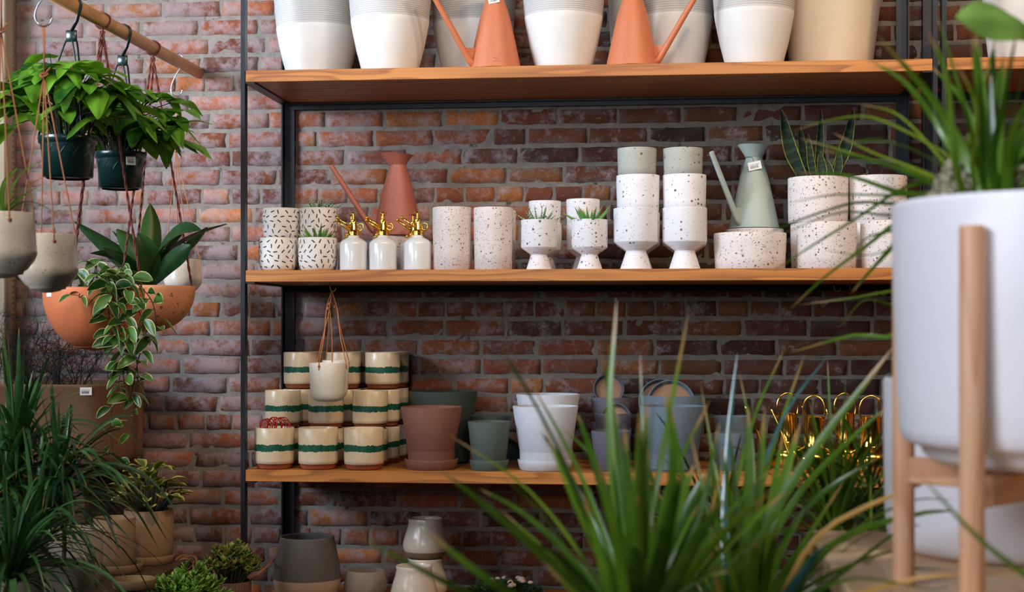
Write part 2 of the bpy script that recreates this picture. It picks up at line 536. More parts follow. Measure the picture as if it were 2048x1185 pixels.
# ------------------------------------------------------------------ shelving
M_steel = plain('blackened_steel', (40, 43, 48), .42, .6, .15, 18, bump=.1)
M_shelf = wood('fir_board', (204, 134, 62), (134, 74, 28), 'X', .45, .75)
M_brass_hook = plain('brass_wire', (190, 150, 70), .3, 1, .05)
ZT, ZM, ZB, ZL = 2.130, 1.477, .825, .370
YF, YR = -.52, -.02
TH_B = .038
def shelving(x0, x1, levels, label, top, seams=True):
    root = thing('shelving_unit', ((x0 + x1) / 2, (YF + YR) / 2, 0), label, 'shelf', 'steel and wood shelving units')
    ox, oy = (x0 + x1) / 2, (YF + YR) / 2
    a0, a1, f, r = x0 - ox, x1 - ox, YF - oy, YR - oy
    for sx, xx in ((1, a0), (-1, a1)):
        m = MB(); q = .036                     # front post seen edge on, an angle iron
        m.box(*sorted((xx - sx * .014, xx)), f - .002, f + .03, 0, top)
        m.box(*sorted((xx - sx * .014, xx - sx*.002)), f + .03, f + .036, 0, top)
        m.build('front_post', M_steel, root, smooth=False)
        m = MB()
        m.box(*sorted((xx + sx * .002, xx + sx * .042)), r - .004, r + .002, 0, top)
        m.box(*sorted((xx + sx * .002, xx + sx * .007)), r - .036, r - .004, 0, top)
        m.build('rear_post', M_steel, root, smooth=False)
    for z in levels:
        m = MB()
        for k in range(3):
            w = (r - .004 - f) / 3
            m.box(a0 + .001, a1 - .001, f + k * w, f + (k + 1) * w - (.0012 if k < 2 else 0), z - TH_B, z, bev=.0015)
        m.build('shelf_board', M_shelf, root, smooth=False)
        for sx, xx in ((1, a0), (-1, a1)):
            m = MB(); m.box(*sorted((xx, xx + sx * .032)), f, r - .036, z - TH_B - .005, z - TH_B - .001)
            m.box(*sorted((xx - sx * .003, xx)), f + .0005, r - .036, z - TH_B - .005, z - .004)
            m.build('side_rail', M_steel, root, smooth=False)
        m = MB(); m.box(a0, a1, r - .03, r - .005, z - TH_B - .007, z - TH_B - .001); m.box(a0, a1, r - .008, r - .004, z - TH_B - .022, z - TH_B - .001)
        m.build('rear_rail', M_steel, root, smooth=False)
    return root
xl = X(490, YF); xr = X(1866, YF); xr2 = X(1893, YF)
shelving(xl, xr, [ZT, ZM, ZB, ZL], 'tall black steel shelving unit with four thick fir boards against the brick wall', 2.95)
shelving(xr2, xr2 + 1.6, [ZT + .002, ZM, ZB, ZL], 'second black steel shelving unit right of the main one, cut off by the photo edge', 2.95)

# ------------------------------------------------------------------ column, conduit and cable at the far left
M_cream = plain('cream_paint', (176, 158, 134), .7, var=.08, nscale=6)
M_conduit = plain('grey_conduit', (128, 110, 92), .5, .3, .1)
M_cable = plain('orange_cable', (210, 92, 40), .5)
o = MB().box(X(-110, -.1), X(10, -.1), -.10, -.008, 0, 3.0, bev=.004).build('trim_1', M_cream, smooth=False); struct(o)
m = MB(); xx = X(18, -.055); n = 520; prof = []
for i in range(n): prof.append((.0125 + (.0018 if i % 4 < 2 else 0), .3 + i * 2.65 / n))
m.lathe(prof, 12, cap=True)
o = m.build('corrugated_conduit', M_conduit, loc=(xx, -.027, 0)); tag(o, 'grey corrugated flexible conduit running up the wall at the left edge', 'conduit')
o = MB().tube(spline([(X(27, -.02), -.014, 3.0), (X(26, -.02), -.014, 2.2), (X(28, -.02), -.014, 1.5), (X(21, -.02), -.014, .8)], 30), .005, 8).build('cable', M_cable)
tag(o, 'thin orange cable running up the bricks beside the corrugated conduit', 'cable')

# ------------------------------------------------------------------ top shelf: ribbed planters and watering cans
M_white = plain('white_stone_glaze', (212, 209, 203), .55, var=.03, nscale=14, bump=.08)
M_rib = plain('ribbed_grey_band', (184, 180, 176), .6, var=.03, nscale=14, bump=.05)
M_sand = plain('smooth_sand_glaze', (206, 188, 162), .5, var=.03, nscale=14, bump=.08)
def ribbed_planter(sr=1.0, sz=1.0):
    prof = [(.080, 0), (.0885, .002), (.0935, .010), (.099, .03), (.112, .075), (.121, .115), (.1285, .150), (.1305, .164)]
    mids = len(prof)
    z = .166; r = .1300
    while z < .335:
        prof += [(r, z), (r + .0006, z + .0042), (r - .0012, z + .0052)]
        z += .006; r += .00055
    prof.append((r, z)); nm = len(prof)
    prof = [(a * sr, b * sz) for a, b in prof]
    full = potshell(prof, .007, .01)
    m = MB(); m.lathe(full, 56, mi=lambda i: 1 if mids - 1 <= i < nm else 0, cap=False)
    m.v.append(Vector((0, 0, 0)))
    m.uv.append((.5, .5)); m.t.append(.5)
    c = len(m.v) - 1
    for k in range(56): m.f.append((c, (k + 1) % 56, k)); m.mi.append(0)
    return m
def place_ribbed(px, Y, sr, sz, label):
    o = ribbed_planter(sr, sz).build('ribbed_planter', [M_white, M_rib], loc=(X(px, Y), Y, ZT))
    tag(o, label, 'planter', 'large white planters with ribbed grey rims on the top shelf')
place_ribbed(636, -.19, 1.10, 1.17, 'white planter with ribbed grey band, leftmost on the top shelf')
place_ribbed(780, -.375, 1.0, 1.09, 'white ribbed-rim planter second from left on the top shelf, in front')
place_ribbed(947, -.17, 1.07, 1.22, 'shaded white ribbed planter behind the left watering can on the top shelf')
place_ribbed(1127, -.375, .99, 1.09, 'white ribbed-rim planter standing between the two terracotta watering cans')
place_ribbed(1352, -.20, .95, 1.25, 'beige-lit ribbed planter behind the right terracotta watering can spout')
place_ribbed(1508, -.375, .99, 1.10, 'white ribbed planter right of both watering cans, beside the smooth sand planter')
o = ribbed_planter(.55, .95).build('ribbed_planter', [M_white, M_rib], loc=(X(1262, -.10), -.10, ZT))
tag(o, 'small grey ribbed pot at the wall, mostly hidden by the right watering can', 'planter')
prof = [(.12, 0), (.130, .003), (.134, .012), (.142, .08), (.152, .16), (.162, .25), (.168, .32)]
o = MB().lathe(potshell(prof, .009), 56, cap=False).build('smooth_planter', M_sand, loc=(X(1662, -.20), -.20, ZT))
tag(o, 'smooth sand coloured planter without ribs at the right end of the top shelf', 'planter')
m = MB(); prof = [(.085, 0), (.092, .003), (.096, .012), (.104, .08), (.112, .16), (.118, .22)]
m.lathe(potshell(prof, .007), 48, cap=False)
o = m.build('white_planter', M_white, loc=(X(2040, -.32), -.32, ZT + .002))
tag(o, 'white planter on the top board of the right shelving unit', 'planter')

def price_tag(parent, loc, rz, tilt=0.0, w=.032, h=.022, seed=1, name='price_tag', cord=None):
    m = MB(); rng = random.Random(seed)
    m.box(-w / 2, w / 2, -.0006, .0006, -h / 2, h / 2, 0)
    text_bars(m, -w * .36, -h * .30, w * .66, h * .32, -.0009, 11, rng, 1)
    text_bars(m, -w * .36, h * .10, w * .72, h * .08, -.0009, 8, rng, 1)
    if cord: m.tube(spline(cord, 12), .0008, 5, 2)
    o = m.build(name, [M_paper, M_ink, M_cordmat], parent, loc, smooth=False)
    o.rotation_euler = (0, tilt, rz)
    return o
M_paper = plain('white_paper', (240, 238, 232), .7, var=.02)
M_ink = plain('black_ink', (30, 30, 32), .7, var=.02)
M_cordmat = plain('dark_string', (52, 40, 34), .9)
M_terra = plain('terracotta_powder_coat', (188, 108, 70), .48, var=.04, nscale=60, bump=.25)
M_terra2 = plain('rosy_terracotta_coat', (166, 96, 78), .5, var=.04, nscale=60, bump=.25)
M_sage = plain('sage_powder_coat', (164, 178, 168), .5, var=.04, nscale=60, bump=.25)

def text_obj(body, size, parent, loc, rot, mat, name, extrude=.0008):
    cu = bpy.data.curves.new(name, 'FONT'); cu.body = body; cu.size = size; cu.extrude = extrude; cu.align_x = 'CENTER'
    o = bpy.data.objects.new(name, cu); COL.objects.link(o)
    dg = bpy.context.evaluated_depsgraph_get()
    me = bpy.data.meshes.new_from_object(o.evaluated_get(dg))
    bpy.data.objects.remove(o); me.materials.clear(); me.materials.append(mat)
    o = bpy.data.objects.new(name, me); COL.objects.link(o); o.parent = parent; o.location = loc; o.rotation_euler = rot
    return o
def watering_can(mat, loc, rz, label, H=.232):
    """local +X is the way the spout points"""
    root = thing('watering_can', loc, label, 'watering can', 'conical metal watering cans', rz)
    prof = [(.001, .0), (.082, .0), (.0865, .003), (.0855, .008), (.083, .02), (.066, .10), (.048, .18), (.031, .232), (.0285, .242), (.0282, .246)]
    MB().lathe(prof, 48, cap=False).build('body', mat, root, sharp=50)
    m = MB(); rows = []
    for i, (r, z) in enumerate([(.0285, .246), (.034, .256), (.044, .272), (.0535, .284), (.0520, .284), (.043, .272), (.032, .256), (.026, .246)]):
        rows.append([(r * math.cos(a) * (1.0 + .14 * max(0, math.cos(a))), r * math.sin(a), z + (.004 * math.cos(a) if i in (3, 4) else 0)) for a in [2 * PI * k / 40 for k in range(40)]])
    m.grid(rows, close=True); m.build('funnel', mat, root, sharp=60)
    m = MB()
    path = spline([(.074, 0, .016), (.088, 0, .024), (.103, 0, .045), (.165, 0, .142), (.232, 0, .246)], 22)
    rad = [.0125 - .004 * i / 21 for i in range(22)]
    m.tube(path, rad, 16); m.build('spout', mat, root, sharp=60)
    m = MB(); m.add([(.070, -.002, .018), (.060, -.002, .072), (.108, -.002, .068), (.096, -.002, .038), (.070, .002, .018), (.060, .002, .072), (.108, .002, .068), (.096, .002, .038)],
                    [(0, 3, 2, 1), (4, 5, 6, 7), (0, 1, 5, 4), (1, 2, 6, 5), (2, 3, 7, 6), (3, 0, 4, 7)])
    m.build('bracket', mat, root, smooth=False)
    return root
w1 = watering_can(M_terra, (X(990, -.425), -.425, ZT), PI - R(-32), 'terracotta orange conical watering can, left one of the two on the top shelf')
t_ = text_obj('2L', .022, w1, (0, 0, 0), (0, 0, 0), M_terra, 'embossed_mark')
a = -PI / 2 + R(10) - w1.rotation_euler[2]
t_.location = (math.cos(a) * .0835, math.sin(a) * .0835, .018); t_.rotation_euler = (R(90 - 10), 0, a + PI / 2)
a = -PI / 2 - w1.rotation_euler[2]
price_tag(w1, (math.cos(a) * .038, math.sin(a) * .038, .226), a + PI / 2, R(-10), w=.036, seed=4, cord=[(0, .006, .01), (.022, .018, .016), (.028, .035, .02)])
watering_can(M_terra, (X(1265, -.425), -.425, ZT), R(-18), 'terracotta orange conical watering can, right one of the two on the top shelf')
# ------------------------------------------------------------------ succulents and small foliage
M_soil = plain('potting_soil', (44, 32, 24), .95, var=.4, nscale=90, bump=.8, bdist=.004)
M_haw = leafmat('haworthia_leaf', (34, 66, 40), (84, 124, 70), .4, bands=((176, 196, 170), 62, .55, .8), trans=0)
M_aloe = leafmat('small_aloe_leaf', (36, 92, 40), (104, 152, 70), .35, trans=0, tip=(150, 120, 60))
def soil_disc(parent, r, z):
    m = MB(); m.lathe([(r, 0), (r * .7, .003), (r * .3, .001), (.001, .004)], 20, c=(0, 0, z), cap=False)
    return m.build('soil', M_soil, parent)
def rosette(parent, z, n, ln, w, mat, seed, spread=1.0, tall=.6):
    rng = random.Random(seed); m = MB()
    for k in range(n):
        t = k / n; a = k * 2.399 + rng.uniform(-.2, .2)
        el = R(18 + 68 * t * tall + rng.uniform(-6, 6)) if tall < 1 else R(30 + 55 * t)
        l = ln * rng.uniform(.75, 1.1) * (1 - .25 * t)
        d = Vector((math.cos(a), math.sin(a), 0))
        p0 = d * .004 + Vector((0, 0, z)); p1 = p0 + d * (l * math.cos(el) * .5 * spread) + Vector((0, 0, l * math.sin(el) * .35)); p2 = p0 + d * (l * math.cos(el) * spread) + Vector((0, 0, l * math.sin(el)))
        pts = spline([p0, p1, p2], 9)
        rad = [w * .5 * (min(1, .75 + .6 * i / 8)) * (1 - (i / 8) ** 1.6) + .0004 for i in range(9)]
        m.tube(pts, rad, 7, 0, rng.random())
    return m.build('rosette', mat, parent)

# ------------------------------------------------------------------ middle shelf
M_wpot = plain('white_pot_glaze', (226, 220, 214), .5, var=.03, nscale=30, bump=.1)
M_dash = plain('black_dash_glaze', (40, 36, 36), .5, var=.05)
def dashed_pot_mesh(seed, r=.0635, h=.107):
    rng = random.Random(seed)
    outer = [(r * .74, 0), (r * .80, .0015), (r * .89, .008), (r * .95, .018), (r * .99, .035), (r, .06), (r * 1.0, h)]
    m = MB(); m.lathe(potshell(outer, .0045), 48, cap=False)
    def R_at(z):
        for (a, b), (c, d) in zip(outer, outer[1:]):
            if b <= z <= d: return a + (c - a) * (z - b) / max(1e-6, d - b)
        return r
    cells = []
    for iz in range(6):
        for ia in range(15):
            cells.append(((ia + (.5 if iz % 2 else 0) + rng.uniform(-.2, .2)) * 2 * PI / 15, .013 + iz * .0165 + rng.uniform(-.002, .002)))
    for a0, z0 in cells:
        th = rng.uniform(0, PI); L = .0068; W = .0019
        q = []
        for (s1, s2) in ((-1, -1), (-1, 1), (0, -1), (0, 1), (1, -1), (1, 1)):
            da = (math.cos(th) * s1 * L - math.sin(th) * s2 * W) / r; dz = math.sin(th) * s1 * L + math.cos(th) * s2 * W
            z = min(h - .002, max(.003, z0 + dz)); rr = R_at(z) + .0004
            q.append((rr * math.cos(a0 + da), rr * math.sin(a0 + da), z))
        m.add(q, [(0, 2, 3, 1), (2, 4, 5, 3)], 1)
    return m
DG = 'white pots with short black dashes'
dm = dashed_pot_mesh(3)
d0 = dm.build('dashed_pot', [M_wpot, M_dash], loc=(X(556, -.44), -.44, ZM))
tag(d0, 'white pot with black dashes, bottom left at the front of the middle shelf', 'pot', DG)
def dcopy(px, Y, z, rz, label, empty=True):
    o = d0.copy(); COL.objects.link(o); o.location = (X(px, Y), Y, z); o.rotation_euler = (0, 0, rz)
    if empty: tag(o, label, 'pot', DG)
    return o
HP = .1085
dcopy(563, -.30, ZM, 1.0, 'white dashed pot standing behind the bottom left dashed pot')
dcopy(563, -.30, ZM + HP, 2.1, 'white dashed pot on top of the left stack on the middle shelf')
dcopy(637, -.30, ZM, 3.0, 'white dashed pot at the bottom behind the potted aloe')
def potted_dash(px, Y, z, rz, label, mat, ln, w, n, seed, tall, name):
    root = thing(name, (X(px, Y), Y, z), label, 'succulent', 'succulents in small patterned pots')
    for k in ('label', 'category', 'group'):
        pass
    o = d0.copy(); COL.objects.link(o); o.parent = root; o.location = (0, 0, 0); o.rotation_euler = (0, 0, rz); o.name = 'pot'
    for k in ('label', 'category', 'group'):
        if k in o: del o[k]
    soil_disc(root, .0585, .092)
    rosette(root, .093, n, ln, w, mat, seed, 1.0, tall)
potted_dash(637, -.30, ZM + HP, 4.4, 'zebra haworthia in a dashed pot on top of the right dashed stack', M_haw, .085, .0115, 13, 5, .85, 'potted_haworthia')
potted_dash(635, -.44, ZM, 5.3, 'green spiky aloe in the front dashed pot beside the spray bottles', M_aloe, .092, .017, 17, 8, .7, 'potted_aloe')

# white mist sprayers with brass heads
M_gold = plain('polished_brass', (248, 200, 92), .16, 1.0, .03, bump=0)
M_enamel = plain('white_enamel', (222, 226, 228), .22, var=.01, bump=0, coat=.4)
def mister(loc, rz, label):
    root = thing('mister_bottle', loc, label, 'spray bottle', 'white spray bottles with brass pumps', rz)
    MB().lathe([(.001, 0), (.042, 0), (.0445, .002), (.0450, .005), (.0450, .086), (.0435, .092), (.037, .099), (.024, .106), (.0185, .109), (.0175, .116), (.001, .116)], 40, cap=False).build('bottle', M_enamel, root)
    m = MB(); m.lathe([(.001, .1155), (.0195, .1155), (.0195, .122), (.0215, .123), (.0215, .127), (.016, .129), (.0125, .134), (.0125, .150), (.010, .154), (.010, .166), (.0065, .169), (.001, .169)], 24, cap=False)
    m.build('pump_collar', M_gold, root, sharp=40)
    m = MB(); m.lathe([(.001, .168), (.0038, .168), (.0038, .187), (.013, .188), (.0145, .190), (.012, .1915), (.001, .192)], 20, cap=False)
    m.build('plunger', M_gold, root, sharp=40)
    m = MB(); m.tube([(-.008, 0, .140), (-.030, 0, .157), (-.050, 0, .172)], [.0042, .0038, .0034], 10)
    m.tube([(-.050, 0, .172), (-.054, 0, .175)], .0058, 10); m.tube([(-.016, 0, .125), (-.022, 0, .118), (-.024, 0, .112)], .004, 8)
    m.build('nozzle', M_gold, root)
    m = MB(); m.tube([(.022 + .011 * math.cos(t), 0, .144 + .011 * math.sin(t)) for t in [2 * PI * k / 20 for k in range(21)]], .0022, 6, cap=False)
    m.build('finger_ring', M_gold, root)
    return root
b0 = mister((X(707, -.455), -.455, ZM), R(8), 'white spray bottle with brass pump, front left of the three front ones')
copy_thing(b0, (X(766, -.455), -.455, ZM), R(3), 'white spray bottle with brass pump, middle of the three front ones')
copy_thing(b0, (X(835, -.455), -.455, ZM), R(5), 'white spray bottle with brass pump, right of the three front ones beside the speckled cylinder')
copy_thing(b0, (X(703, -.335), -.335, ZM), R(12), 'spray bottle standing behind the front left spray bottle')
copy_thing(b0, (X(764, -.335), -.335, ZM), R(10), 'spray bottle standing behind the middle front spray bottle')
copy_thing(b0, (X(826, -.335), -.335, ZM), R(6), 'spray bottle peeking out behind the right front spray bottle')

# terrazzo pots
T_fine = terrazzo('fine_pink_terrazzo', (218, 206, 202), (62, 56, 58), rust=(150, 84, 60), s1=230, k1=.5, s2=120, k2=.16)
T_bw = terrazzo('black_white_terrazzo', (224, 220, 220), (44, 44, 50), s1=190, k1=.30, s2=95, k2=.22)
T_dense = terrazzo('dense_black_white_terrazzo', (226, 222, 222), (38, 40, 46), s1=170, k1=.45, s2=88, k2=.4)
T_white = terrazzo('sparse_white_terrazzo', (226, 224, 226), (50, 50, 54), s1=200, k1=.16, s2=90, k2=.10)
T_sage = terrazzo('sage_grey_terrazzo', (168, 168, 158), (54, 54, 50), s1=170, k1=.14, s2=80, k2=.12)
T_big = terrazzo('blush_terrazzo', (220, 210, 204), (70, 58, 54), rust=(160, 104, 78), s1=190, k1=.55, s2=100, k2=.2)
def cyl_pot(px, Y, z, r, h, mat, label, cat='pot', name='terrazzo_pot', group='speckled terrazzo pots on the middle shelf', taper=.97, xoff=None):
    outer = [(r * taper - .003, 0), (r * taper, .002), (r * (taper + .3 * (1 - taper)), h * .3), (r, h * .75), (r, h)]
    o = MB().lathe(potshell(outer, .006), 48, cap=False).build(name, mat, loc=(X(px, Y), Y, z))
    tag(o, label, cat, group); return o
cyl_pot(904, -.445, ZM, .0635, .203, T_fine, 'tall finely speckled cylinder pot, left one of the front pair', name='tall_terrazzo_pot', taper=.95)
cyl_pot(986.5, -.445, ZM, .0645, .201, T_fine, 'tall finely speckled cylinder pot, right one of the front pair', name='tall_terrazzo_pot', taper=.95)
cyl_pot(994, -.30, ZM, .0635, .203, T_fine, 'tall speckled cylinder pot hidden behind the right one of the pair', name='tall_terrazzo_pot', taper=.95)
p_ = cyl_pot(790, -.185, ZM, .078, .125, T_fine, 'speckled pot behind the spray bottles carrying the rosy watering can')
watering_can(M_terra2, (X(796, -.185), -.185, ZM + .1275), PI - R(-4), 'rosy terracotta watering can standing on a pot behind the spray bottles')

def footed(px, Y, r, h, mat, label, mat2=None):
    k = r / .059
    outer = [(r * .66, 0), (r * .70, .0015), (r * .70, .004), (r * .46, h * .29), (r * .455, h * .31), (r * .98, h * .445), (r, h * .465), (r, h)]
    s = potshell(outer[5:], .005, .006)
    m = MB(); m.lathe([(.001, 0)] + outer[:5] + s, 48, cap=False)
    o = m.build('footed_pot', mat, loc=(X(px, Y), Y, ZM), sharp=35)
    if label: tag(o, label, 'pot', 'speckled footed pots on the middle shelf')
    return o
def footed_plant(px, Y, r, h, mat, label, lmat, ln, w, n, seed, tall, name):
    root = thing(name, (X(px, Y), Y, ZM), label, 'succulent', 'succulents in footed pots')
    o = footed(px, Y, r, h, mat, None); o.parent = root; o.location = (0, 0, 0); o.name = 'footed_bowl'
    soil_disc(root, r - .0055, h - .014)
    rosette(root, h - .013, n, ln, w, lmat, seed, 1.0, tall)
footed_plant(1078, -.45, .0585, .160, T_bw, 'zebra haworthia in the left small footed speckled pot', M_haw, .086, .010, 15, 21, .8, 'potted_haworthia')
footed_plant(1179, -.45, .0585, .160, T_dense, 'bright green aloe in the right small footed pot with dense black specks', M_aloe, .095, .015, 18, 22, .75, 'potted_aloe')
footed(1090, -.28, .0565, .160, T_bw, 'small footed pot standing behind the zebra haworthia pot')
footed(1167, -.28, .0565, .160, T_bw, 'small footed pot standing behind the bright green aloe pot')
cyl_pot(1090, -.28, ZM + .1595, .0545, .075, T_dense, 'speckled cylinder nested on the footed pot behind the zebra haworthia')
cyl_pot(1166, -.28, ZM + .1595, .056, .080, T_bw, 'speckled cylinder nested on the footed pot behind the green aloe')
footed(1272, -.44, .0725, .196, T_white, 'large white footed pot at the front, left of the two tall stacks')
footed(1369.5, -.44, .0715, .196, T_white, 'large white footed pot at the front, right of the two tall stacks')
for px, nm in ((1276, 'left'), (1369, 'right')):
    footed(px, -.25, .073, .196, T_white, 'large white footed pot at the bottom of the rear ' + nm + ' stack')
    cyl_pot(px, -.25, ZM + .1985, .0725, .122, T_white, 'white speckled cylinder in the middle of the ' + nm + ' tall stack')
cyl_pot(1274, -.25, ZM + .323, .0655, .088, T_sage, 'sage grey speckled pot on top of the left tall stack')
cyl_pot(1366, -.25, ZM + .323, .0665, .086, T_sage, 'sage grey speckled pot on top of the right tall stack')
cyl_pot(1500, -.395, ZM, .1165, .1155, T_big, 'wide low speckled bowl pot in front of the sage watering can', 'bowl', 'low_terrazzo_bowl')
cyl_pot(1510, -.115, ZM, .097, .146, T_fine, 'speckled pot behind the wide low bowl, carrying the sage watering can')
wc = watering_can(M_sage, (X(1508, -.115), -.115, ZM + .1485), PI + R(50), 'sage green conical watering can with a white price tag on the neck')
a = -PI / 2 - wc.rotation_euler[2]
price_tag(wc, (math.cos(a) * .047, math.sin(a) * .047, .213), a + PI / 2, R(-12), w=.044, h=.028, seed=7, cord=[(0, .004, .013), (-.004, .006, .03), (-.026, .02, .036)])
cyl_pot(1653, -.42, ZM, .0955, .146, T_big, 'large speckled cylinder pot at the front right of the middle shelf')
cyl_pot(1641, -.215, ZM, .099, .158, T_big, 'large speckled cylinder under the snake plant pot')
cyl_pot(1782, -.42, ZM, .0955, .149, T_big, 'large speckled cylinder beside the right post, partly behind the plant stand')
cyl_pot(1757, -.215, ZM, .095, .158, T_big, 'large speckled cylinder under the rearmost right pot')
cyl_pot(1756, -.215, ZM + .160, .0945, .152, T_big, 'large speckled cylinder on top of another beside the snake plant')
M_snake = leafmat('snake_plant_leaf', (8, 22, 14), (22, 42, 22), .45, margin=(130, 134, 50), mlo=.86, bands=((46, 70, 46), 50, .4, .35), trans=0.05, spec=.15)
root = thing('potted_snake_plant', (X(1636, -.215), -.215, ZM + .160), 'dark snake plant with yellow leaf edges in a tall speckled pot', 'plant')
outer = [(.0955, 0), (.0975, .002), (.099, .04), (.0995, .11), (.0995, .150)]
MB().lathe(potshell(outer, .006), 48, cap=False).build('pot', T_big, root)
soil_disc(root, .093, .138)
rng = random.Random(4)
for (bx, by, tx, tz, w) in ((-.04, -.02, -.122, .245, .05), (.035, -.01, .118, .245, .045), (-.02, .03, -.06, .20, .035), (.0, .02, .012, .25, .03), (-.012, -.04, -.035, .16, .028), (.012, -.045, .004, .10, .036), (.03, -.045, .024, .075, .038), (.05, -.03, .065, .12, .03), (-.03, .0, -.075, .11, .035)):
    m = MB(); b = Vector((bx, by, .13)); t_ = Vector((tx, by * .6, .14 + tz))
    leaf(m, [b, b.lerp(t_, .45) + Vector((tx * .12, 0, 0)), t_], w, W_sword, .25, 10, 5, rng.random(), side=Vector((1, -.2, 0)), twist=.3)
    m.build('leaf', M_snake, root)
# three hooks under the middle board, towards the right
for px, Yh in ((1668, -.30), (1700, -.30)):
    m = MB(); m.tube([(0, 0, 0), (0, 0, -.018)] + [(.011 - .011 * math.cos(t), 0, -.018 - .012 * math.sin(t)) for t in [PI * k / 8 for k in range(1, 9)]], .0013, 6)
    o = m.build('cup_hook', M_brass_hook, loc=(X(px, Yh), Yh, ZM - TH_B)); tag(o, 'small wire cup hook under the middle board, ' + ('left' if px < 1690 else 'right') + ' of two near the plant stand', 'hook', 'cup hooks')
# ------------------------------------------------------------------ bottom shelf: striped pots
def stripe_material():
    t = NT('striped_stoneware'); v = t.obj(True)
    c = t.node('ShaderNodeTexCoord').outputs['Object']
    s = t.node('ShaderNodeSeparateXYZ'); t.inp(s, 0, c); z = s.outputs[2]
    nz = t.noise(t.scale(v, (1, 1, .25)), 160, 3, .6); n2 = t.noise(v, 26, 2)
    zz = t.math('ADD', z, t.math('ADD', t.math('MULTIPLY_ADD', nz, .010, -.005), t.math('MULTIPLY_ADD', n2, .012, -.006)))
    base = t.mix(t.noise(v, 40, 4), lin((206, 184, 152)), lin((224, 204, 172)))
    base = t.mix(t.math('MULTIPLY', speck_mask(t, v, 420, .25, .35), .5), base, lin((120, 92, 66)))
    band = t.math('MULTIPLY', t.math('GREATER_THAN', zz, .060), t.math('LESS_THAN', zz, .0815))
    grn = t.mix(t.noise(t.scale(v, (1, 1, .2)), 120, 3, .6), lin((8, 40, 34)), lin((44, 112, 88)))
    col = t.mix(band, base, grn)
    zc = t.math('ADD', z, t.math('MULTIPLY_ADD', n2, .003, -.0015))
    col = t.mix(t.math('LESS_THAN', zc, .0185), col, t.mix(t.noise(v, 50, 3), lin((150, 78, 48)), lin((176, 98, 62))))
    t.put('Base Color', col)
    t.put('Roughness', t.mix(t.math('LESS_THAN', zc, .0185), g(.28), g(.8)))
    t.bump(t.noise(v, 120, 3), .12, .001)
    return t.m
M_stripe = stripe_material()
SP = [(.046, 0), (.0535, .0015), (.0575, .006), (.0605, .0175), (.0645, .019), (.0650, .030), (.0655, .08), (.0655, .134)]
sp0 = None
def striped(px, Y, n, where, s=1.0, rz=0.0):
    global sp0
    for k in range(n):
        if sp0 is None:
            o = sp0 = MB().lathe(potshell(SP, .0045), 44, cap=False).build('striped_pot', M_stripe)
        else:
            o = sp0.copy(); COL.objects.link(o)
        rr = random.Random(px * 7 + k)
        o.location = (X(px, Y) + (rr.uniform(-.0015, .0015) if k else 0), Y, ZB + k * .1366 * s); o.scale = (s * .985 if s < 1 else 1, s * .985 if s < 1 else 1, s)
        o.rotation_euler = (0, 0, rz + k * 1.3)
        if n == 1: lb = 'cream pot with green stripe, ' + where
        else: lb = 'green striped cream pot, ' + (['bottom', 'middle', 'top'][k] if n == 3 else ['bottom', 'top'][k]) + ' of the ' + where
        tag(o, lb, 'pot', 'cream pots with a green brushed stripe')
striped(549, -.452, 1, 'front left, filled with red cord', 1, .3)
striped(636.5, -.452, 1, 'at the front, middle of the front three', 1, 1.4)
striped(728, -.452, 1, 'at the front, right of the front three', 1, 2.2)
for px, rz, w in ((566, 1, 'left'), (652, 2, 'centre'), (741, 3, 'right')):
    striped(px, -.328, 2, w + ' stack right behind the front row', .93, rz)
for px, rz, w in ((602, 2.2, 'left'), (686, .4, 'centre'), (765, 4.6, 'right')):
    striped(px, -.205, 3, w + ' stack in the third row', .93, rz)
for px, rz, w in ((624, 1.2, 'left'), (703, 3.4, 'centre'), (783, 5.2, 'right')):
    striped(px, -.084, 3, w + ' stack in the back row at the wall', .93, rz)
m = MB(); rng = random.Random(5)
M_red = plain('red_cord', (176, 24, 40), .5)
for k in range(11):
    a = rng.uniform(-.35, .35) + (k - 5) * .10; cx = (k - 5) * .0072; r = rng.uniform(.022, .030)
    if abs(cx) > .03: r *= .8
    pts = [(cx + math.sin(a) * r * math.cos(t) * .35 + r * .55 * math.cos(t), rng.uniform(-.012, .012) + r * math.cos(t) * .5, .139 + r * math.sin(t)) for t in [2 * PI * q / 24 for q in range(25)]]
    pts = [(max(-.055, min(.055, x)), max(-.048, min(.048, y)), z) for x, y, z in pts]
    m.tube(spline(pts[::3], 24), .0017, 6)
o = m.build('cord_coil', M_red, loc=(X(549, -.452), -.452, ZB)); tag(o, 'loops of red cord lying in the front left striped pot', 'cord')

